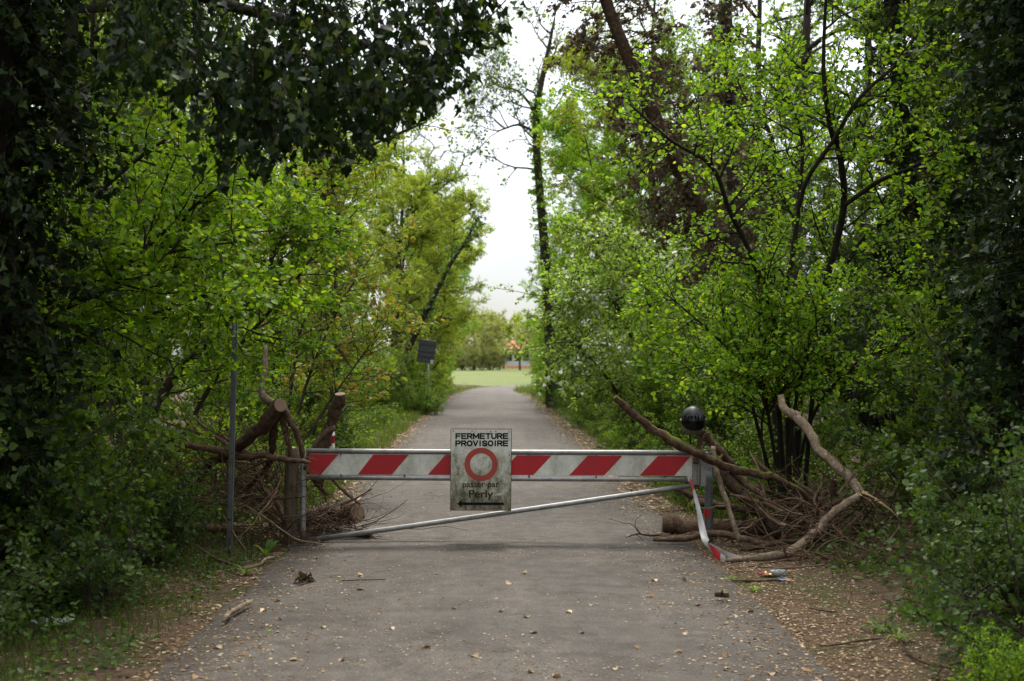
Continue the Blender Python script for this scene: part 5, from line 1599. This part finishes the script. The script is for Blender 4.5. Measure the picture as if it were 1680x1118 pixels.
# ------------------------------------------------------------------ barrier tape, rubbish, small plants
def tape_mat():
    m, n, l, b, out = new_mat('red_white_tape')
    tc = n.new('ShaderNodeTexCoord'); sep = n.new('ShaderNodeSeparateXYZ'); l.new(tc.outputs['UV'], sep.inputs[0])
    ad = n.new('ShaderNodeMath'); ad.operation = 'MULTIPLY_ADD'; ad.inputs[1].default_value = 0.06
    l.new(sep.outputs['Y'], ad.inputs[0]); l.new(sep.outputs['X'], ad.inputs[2])
    md = n.new('ShaderNodeMath'); md.operation = 'FRACT'; l.new(ad.outputs[0], md.inputs[0])
    r_ = ramp(n, [(0.0, (0.40, 0.40, 0.40)), (0.10, (0.40, 0.40, 0.40)), (0.12, (0.40, 0.02, 0.025)), (0.30, (0.40, 0.02, 0.025)), (0.32, (0.40, 0.40, 0.40)), (1.0, (0.40, 0.40, 0.40))])
    l.new(md.outputs[0], r_.inputs[0]); l.new(r_.outputs[0], b.inputs['Base Color'])
    b.inputs['Roughness'].default_value = 0.35
    tr = n.new('ShaderNodeBsdfTranslucent'); l.new(r_.outputs[0], tr.inputs['Color'])
    ms = n.new('ShaderNodeMixShader'); ms.inputs[0].default_value = 0.35
    l.new(b.outputs[0], ms.inputs[1]); l.new(tr.outputs[0], ms.inputs[2]); l.new(ms.outputs[0], out.inputs['Surface'])
    return m


M['tape'] = tape_mat()


def ribbon(name, ctrl, widths, mat, parent, us, seed=1):
    pts = smooth_px(ctrl); n = len(pts); r = random.Random(seed)
    W = np.interp(np.linspace(0, 1, n), np.linspace(0, 1, len(widths)), widths)
    U = np.interp(np.linspace(0, 1, n), np.linspace(0, 1, len(us)), us)
    V, F, UV = [], [], []
    K = 5
    for i, p in enumerate(pts):
        t = (pts[min(i + 1, n - 1)] - pts[max(i - 1, 0)]).normalized()
        s_ = t.cross(Vector((0, 1, 0.2))).normalized()
        nn = t.cross(s_)
        tw = 0.5 * math.sin(i * 0.35 + seed)
        s2 = s_ * math.cos(tw) + nn * math.sin(tw)
        for k in range(K):
            f = k / (K - 1) - 0.5
            V.append(tuple(p + s2 * f * W[i] + nn * (0.35 * W[i] * (0.25 - f * f) + r.uniform(-.002, .002)))); UV.append((U[i], k / (K - 1)))
    for i in range(n - 1):
        for k in range(K - 1):
            a = i * K + k; F.append((a, a + 1, a + K + 1, a + K))
    me = bpy.data.meshes.new(name); me.from_pydata(V, [], F)
    uv = me.uv_layers.new(name='UVMap')
    for lp_ in me.loops: uv.data[lp_.index].uv = UV[lp_.vertex_index]
    me.polygons.foreach_set('use_smooth', np.ones(len(F), bool)); me.update()
    return obj_of(name, me, M[mat], parent)


tb = P(1133, 788, 11.45)
tape = empty('barrier_tape', tb, 'torn red and white barrier tape dangling from the gate end to the ground', 'tape')
ribbon('hanging_strip', [P(x, y, d) - tb for x, y, d in ((1129, 784, 11.46), (1135, 795, 11.42), (1141, 815, 11.35), (1147, 840, 11.2), (1151, 862, 11.1), (1158, 888, 10.9), (1172, 906, 10.6), (1190, 919, 10.45))], [0.025, 0.026, 0.032, 0.04, 0.055, 0.062, 0.07, 0.045], 'tape', tape, [0.02, 0.16, 0.40, 0.62, 0.8, 1.0, 1.12, 1.42], 3)
ribbon('trailing_strip', [P(x, y, d) - tb for x, y, d in ((1163, 893, 10.95), (1180, 903, 10.9), (1200, 913, 10.7), (1228, 918, 10.6))], [0.03, 0.045, 0.05, 0.03], 'tape', tape, [0.45, 0.6, 0.8, 0.95], 8)
tk = ribbon('knot', [P(x, y, d) - tb for x, y, d in ((1129, 780, 11.47), (1133, 786, 11.45), (1131, 791, 11.46))], [0.03, 0.035, 0.03], 'tape', tape, [0.4, 0.45, 0.5], 5)


def crumple(name, label, c, size, mat, cat, seed, parts=None, thick=0.6):
    """A crumpled sheet: folded grid with real folds."""
    r = random.Random(seed); N = 9
    root = None
    V, F = [], []
    ph = [r.uniform(0, 6) for _ in range(6)]
    for i in range(N):
        for j in range(N):
            u, v = i / (N - 1) - 0.5, j / (N - 1) - 0.5
            z = abs(math.sin(u * 9 + ph[0] + 3 * v)) * 0.28 + abs(math.sin(v * 11 + ph[1] - 4 * u)) * 0.22 + r.uniform(0, .12)
            V.append((u * size[0] * (1 + 0.25 * math.sin(v * 7 + ph[2])) + r.gauss(0, .02) * size[0], v * size[1] * (1 + 0.25 * math.sin(u * 6 + ph[3])), z * size[2]))
    for i in range(N - 1):
        for j in range(N - 1):
            a = i * N + j; F.append((a, a + 1, a + N + 1, a + N))
    me = bpy.data.meshes.new(name); me.from_pydata(V, [], F); me.update()
    o = obj_of(name, me, M[mat]); o.location = c
    sm = o.modifiers.new('thickness', 'SOLIDIFY'); sm.thickness = 0.0015
    return tagged(o, label, cat)


M['bag_white'] = plain_mat('white_plastic', (0.34, 0.36, 0.37), 0.4, var=0.1)
def two_tone(name, a, b_, scale):
    m, n, l, b, out = new_mat(name)
    t = noise(n, l, scale, 2, 0.5); r_ = ramp(n, [(0.5, a), (0.54, b_)])
    l.new(t.outputs['Fac'], r_.inputs[0]); l.new(r_.outputs[0], b.inputs['Base Color']); b.inputs['Roughness'].default_value = 0.3
    return m
M['wrapper'] = two_tone('red_yellow_wrapper', (0.28, 0.008, 0.010), (0.36, 0.20, 0.012), 14)
M['wrapper_blue'] = two_tone('blue_orange_wrapper', (0.03, 0.22, 0.6), (0.6, 0.14, 0.03), 30)
M['foil'] = two_tone('purple_white_wrapper', (0.7, 0.68, 0.72), (0.3, 0.08, 0.3), 40)
g = G(85, 1030); crumple('plastic_scrap', 'scrap of white plastic lying in the bushes at lower left', (g.x, g.y, gzf(g.x, g.y) + 0.03), (0.20, 0.14, 0.05), 'bag_white', 'plastic scrap', 1)
g = G(1256, 941); crumple('snack_wrapper', 'crumpled red and yellow wrapper under the curved pale bough', (g.x, g.y, gzf(g.x, g.y) + 0.012), (0.12, 0.09, 0.04), 'wrapper', 'wrapper', 2)
g = G(1288, 951); crumple('candy_wrapper', 'tiny blue and orange wrapper on the soil below the right heap', (g.x, g.y, gzf(g.x, g.y) + 0.01), (0.09, 0.05, 0.03), 'wrapper_blue', 'wrapper', 3)
pz = P(1153, 742, 11.60); crumple('foil_wrapper', 'small shiny white and purple wrapper stuck beside the latch post head', pz, (0.05, 0.04, 0.05), 'foil', 'wrapper', 4)
# clear crushed bottle
g = G(1278, 940)
bt = empty('plastic_bottle', (g.x, g.y, gzf(g.x, g.y) + 0.03), 'crushed clear plastic bottle beside the red wrapper', 'bottle', rz=0.5)
mg, n_, l_, b_, o_ = new_mat('clear_plastic'); b_.inputs['Base Color'].default_value = (0.75, 0.8, 0.85, 1); b_.inputs['Roughness'].default_value = 0.12; b_.inputs['Transmission Weight'].default_value = 0.75; b_.inputs['IOR'].default_value = 1.3
M['clear'] = mg
m = MB(); m.tube([(x, 0, 0) for x in (-0.09, -0.085, -0.04, 0.0, 0.03, 0.06, 0.075, 0.09)], [0.02, 0.029, 0.024, 0.03, 0.027, 0.02, 0.011, 0.011], 12); m.build('body', M['clear'], bt, smooth=True)
m = MB(); m.tube([(0.088, 0, 0), (0.104, 0, 0)], [0.0135, 0.0135], 10); m.build('cap', M['wrapper_blue'], bt)

# brown leaf clump on the asphalt
g = G(500, 958)
cl = empty('leaf_clump', (g.x, g.y, 0.012), 'dark clump of withered leaves lying on the asphalt at left', 'leaf clump')
rr2 = np.random.default_rng(8); pp = rr2.normal(0, 0.035, (40, 3)); pp[:, 2] = np.abs(pp[:, 2]) * 0.7
obj_of('leaves', leaf_mesh('leaves', pp, rr2.normal(size=(40, 3)), 0.06, LEAF_OVAL, spread=1.2, seed=3), M['dead'], cl)

# larger fallen leaves on the asphalt, each its own
spots = [(745, 1001), (822, 1006), (865, 1015), (970, 995), (933, 1007), (876, 1041), (955, 1041), (1047, 1065), (592, 945), (644, 1034), (500, 917), (592, 968), (481, 1083), (1125, 1040), (1073, 952), (1068, 979), (1145, 992),
         (1123, 950), (835, 960), (860, 943), (716, 944), (460, 1015), (455, 984), (870, 1106), (914, 1113), (1112, 1070), (1240, 1046), (1325, 1098), (1265, 1104), (357, 1060), (398, 1073), (425, 1064), (320, 1108), (483, 935),
         (432, 1000), (1180, 938), (700, 1065), (560, 1085), (780, 1080), (1010, 1100), (1190, 1075), (655, 985), (1230, 1000), (530, 1030)]
fl = np.random.default_rng(12)
leaf_meshes = []
for k in range(5):
    me = leaf_mesh('fallen_leaf', [(0, -0.5, 0)], [(0, 1, 0)], 1.0, (LEAF_WIDE[0] * [1, 1, 1.6 + 0.5 * k], LEAF_WIDE[1]), spread=0.1, seed=k, sizevar=0)
    me.materials.append(M['litter']); leaf_meshes.append(me)
    at = me.attributes['tint'].data
    for a_ in at: a_.value = 0.35 + 0.13 * k
for i, (px, py) in enumerate(spots):
    g = G(px, py, 0.02)
    o = bpy.data.objects.new('fallen_leaf', leaf_meshes[i % 5]); COL.objects.link(o)
    s_ = fl.uniform(0.035, 0.062); o.scale = (s_, s_, s_)
    o.location = (g.x, g.y, float(road_z(g.x, g.y)) + 0.006); o.rotation_euler = (fl.normal(0, 0.25), fl.normal(0, 0.25), fl.uniform(0, 6.28))
    tagged(o, 'dry curled tan leaf lying on the asphalt in front of the gate', 'leaf', 'fallen leaves on the asphalt')

# dock plant and strap-leaved tufts by the left post
def rosette(label, px, py, n, L, w, mat, seed, name='leafy_weed', up_=0.7):
    g = G(px, py); r = random.Random(seed)
    base = Vector((g.x, g.y, (gzf(g.x, g.y) if abs(g.x) > 1.75 else 0.0)))
    root = empty(name, base, label, 'weed')
    for i in range(n):
        a = r.uniform(0, 6.28); l2 = L * r.uniform(0.6, 1.1); wd = w * r.uniform(0.7, 1.2)
        V, F = [], []
        for k in range(7):
            t = k / 6
            rad_ = l2 * (t * 0.75); zz = l2 * (up_ * 1.3 * t - 0.75 * t * t)
            hw_ = wd * math.sin(math.pi * min(0.98, t * 0.9 + 0.08)) * 0.5
            for s in (-1, 0, 1):
                V.append((math.cos(a) * rad_ - math.sin(a) * hw_ * s, math.sin(a) * rad_ + math.cos(a) * hw_ * s, zz + (0.12 * hw_ if s else 0) + 0.1 * hw_ * math.sin(k * 2.2 + s)))
        for k in range(6):
            for c in range(2):
                q = k * 3 + c; F.append((q, q + 1, q + 4, q + 3))
        me = make_mesh('leaf', np.array(V), np.array(F), smooth=True, tint=np.full(len(F), r.random()))
        obj_of('leaf', me, M[mat], root)
    return root


rosette('dock plant with broad wavy leaves at the foot of the wooden post', 437, 912, 7, 0.2, 0.05, 'mid', 1, up_=1.0)
rosette('strap-leaved weed at the road edge just below the dock plant', 402, 942, 12, 0.22, 0.02, 'mid', 2)
rosette('tiny weed growing from the asphalt at the lower left', 444, 1038, 8, 0.06, 0.012, 'fresh', 3)
rosette('strap-leaved weed at the edge of the bushes on the right soil strip', 1440, 1030, 14, 0.22, 0.016, 'mid', 4)
rosette('strap-leaved weed by the stick at lower right', 1475, 1048, 14, 0.22, 0.016, 'mid', 5)
rosette('grassy weed at the asphalt edge below the tape end', 1196, 948, 12, 0.13, 0.012, 'fresh', 6)
rosette('grassy weed below the red wrapper', 1240, 966, 12, 0.13, 0.012, 'fresh', 7)

# ------------------------------------------------------------------ distant road sign, reflector post, house
rs_base = P(707, 640, 40.0); rs_base.z = gzf(rs_base.x, rs_base.y) - 0.05
rs = empty('road_sign', rs_base, 'dark back of a tilted square road sign on a thin pole in the left hedge', 'sign')
m = MB(); top = P(700, 556, 40) - rs_base; m.tube([Vector((0, 0, 0)), Vector((top.x * 0.5, 0.03, top.z * 0.5)), Vector((top.x, 0.03, top.z))], [0.03] * 3, 10); m.build('pole', M['galv'], rs, smooth=True)
M['sign_back'] = plain_mat('dark_sign_back', (0.035, 0.037, 0.04), 0.5, var=0.2, scale=6)
cc = P(700, 577, 40) - rs_base; rot = Euler((0, math.radians(7), 0)).to_matrix()
m = MB(); m.box(cc, (PX(29, 40), 0.025, PX(38, 40)), rot); m.build('panel', M['sign_back'], rs, bevel=0.01)
m = MB()
for dz in (-0.16, 0.0, 0.22): m.box(cc + rot @ Vector((0, -0.022, dz)), (PX(28, 40), 0.02, 0.02), rot)
m.build('stiffener', M['sign_back'], rs)
m = MB(); m.box(cc + rot @ Vector((0.2, -0.0165, -0.3)), (0.09, 0.006, 0.12), rot); m.build('sticker', M['bag_white'], rs)
plant('bush_a', 'low_bush', (X(700, 38.3) - 0.1, 38.3), 'low bush hiding the foot of the tilted road sign', 'bush', 'low bushes on the left verge', sc=1.0, leaf='mid', names=('stems', 'foliage'))
mk = P(545, 745, 16.5); mk.z = gzf(mk.x, mk.y) - 0.03
mpost = empty('marker_post', mk, 'small red and white marker post behind the stout sawn stub', 'post')
ht = P(546, 708, 16.5).z - mk.z
m = MB(); m.tube([Vector((0, 0, 0)), Vector((0, 0, ht))], [0.03, 0.03], 10); m.build('shaft', M['white_board'], mpost, smooth=True)
m = MB(); m.tube([Vector((0, 0, ht * 0.80)), Vector((0, 0, ht * 0.93))], [0.032, 0.032], 10, cap=False); m.build('red_band', M['red_board'], mpost, smooth=True)

hx0, hx1, hy = X(828, 196), X(884, 196), 196.0
house = empty('house', ((hx0 + hx1) / 2, hy, 0.3), 'pale pinkish house with low red roof behind the meadow trees', 'house')
M['render'] = plain_mat('pinkish_render', (0.55, 0.40, 0.33), 0.9, var=0.08, scale=2)
M['roof'] = plain_mat('clay_roof', (0.34, 0.12, 0.08), 0.9, var=0.25, scale=8)
M['pane'] = gloss('window_glass', (0.03, 0.035, 0.04), 0.08, 0.0)
hw2 = (hx1 - hx0) / 2
m = MB(); m.box((0, 3, 1.5), (hw2 * 2, 6, 3.0)); m.build('wall', M['render'], house)
m = MB(); b0 = len(m.v)
m.v += [(-hw2 - .3, -.4, 2.95), (hw2 + .3, -.4, 2.95), (hw2 + .3, 6.4, 2.95), (-hw2 - .3, 6.4, 2.95), (-hw2 - .3, 3, 4.3), (hw2 + .3, 3, 4.3)]
m.f += [[0, 1, 5, 4], [2, 3, 4, 5], [0, 4, 3], [1, 2, 5], [0, 3, 2, 1]]
roof = m.build('roof', M['roof'], house)
m = MB(); m.box((hw2 * 0.4, 3.6, 4.4), (0.5, 0.5, 1.0)); m.build('chimney', M['render'], roof)
for k in range(4):
    xw = -hw2 + hw2 * 2 * (k + 0.5) / 4
    m = MB()
    for (bx, bz, sx2, sz2) in ((0, .62, 1.1, .08), (0, -.62, 1.1, .08), (-.51, 0, .08, 1.16), (.51, 0, .08, 1.16)): m.box((xw + bx, -0.02, 1.65 + bz), (sx2, .08, sz2))
    wf = m.build('window', M['bag_white'], house)
    m = MB(); m.box((xw, -0.005, 1.65), (0.94, 0.03, 1.16)); m.build('pane', M['pane'], wf)
# building-site fence of white and orange panels in front of it
M['orange_p'] = plain_mat('orange_panel', (0.55, 0.16, 0.06), 0.7)
for k in range(6):
    xf = X(834 + 7 * k, 180)
    f_ = empty('fence_panel', (xf, 180, 0.32), ORD[k] + ' white fence panel from the left in front of the far house', 'fence', 'fence panels before the far house')
    m = MB(); m.box((0, 0, 0.75), (0.52, 0.05, 0.7)); m.build('panel', M['bag_white'], f_)
    m = MB(); m.box((0, 0, 0.24), (0.52, 0.06, 0.28)); m.build('base_board', M['orange_p'], f_)
    m = MB(); m.box((-0.2, 0, 0.05), (0.05, 0.2, 0.12)); m.build('foot', M['galv'], f_)
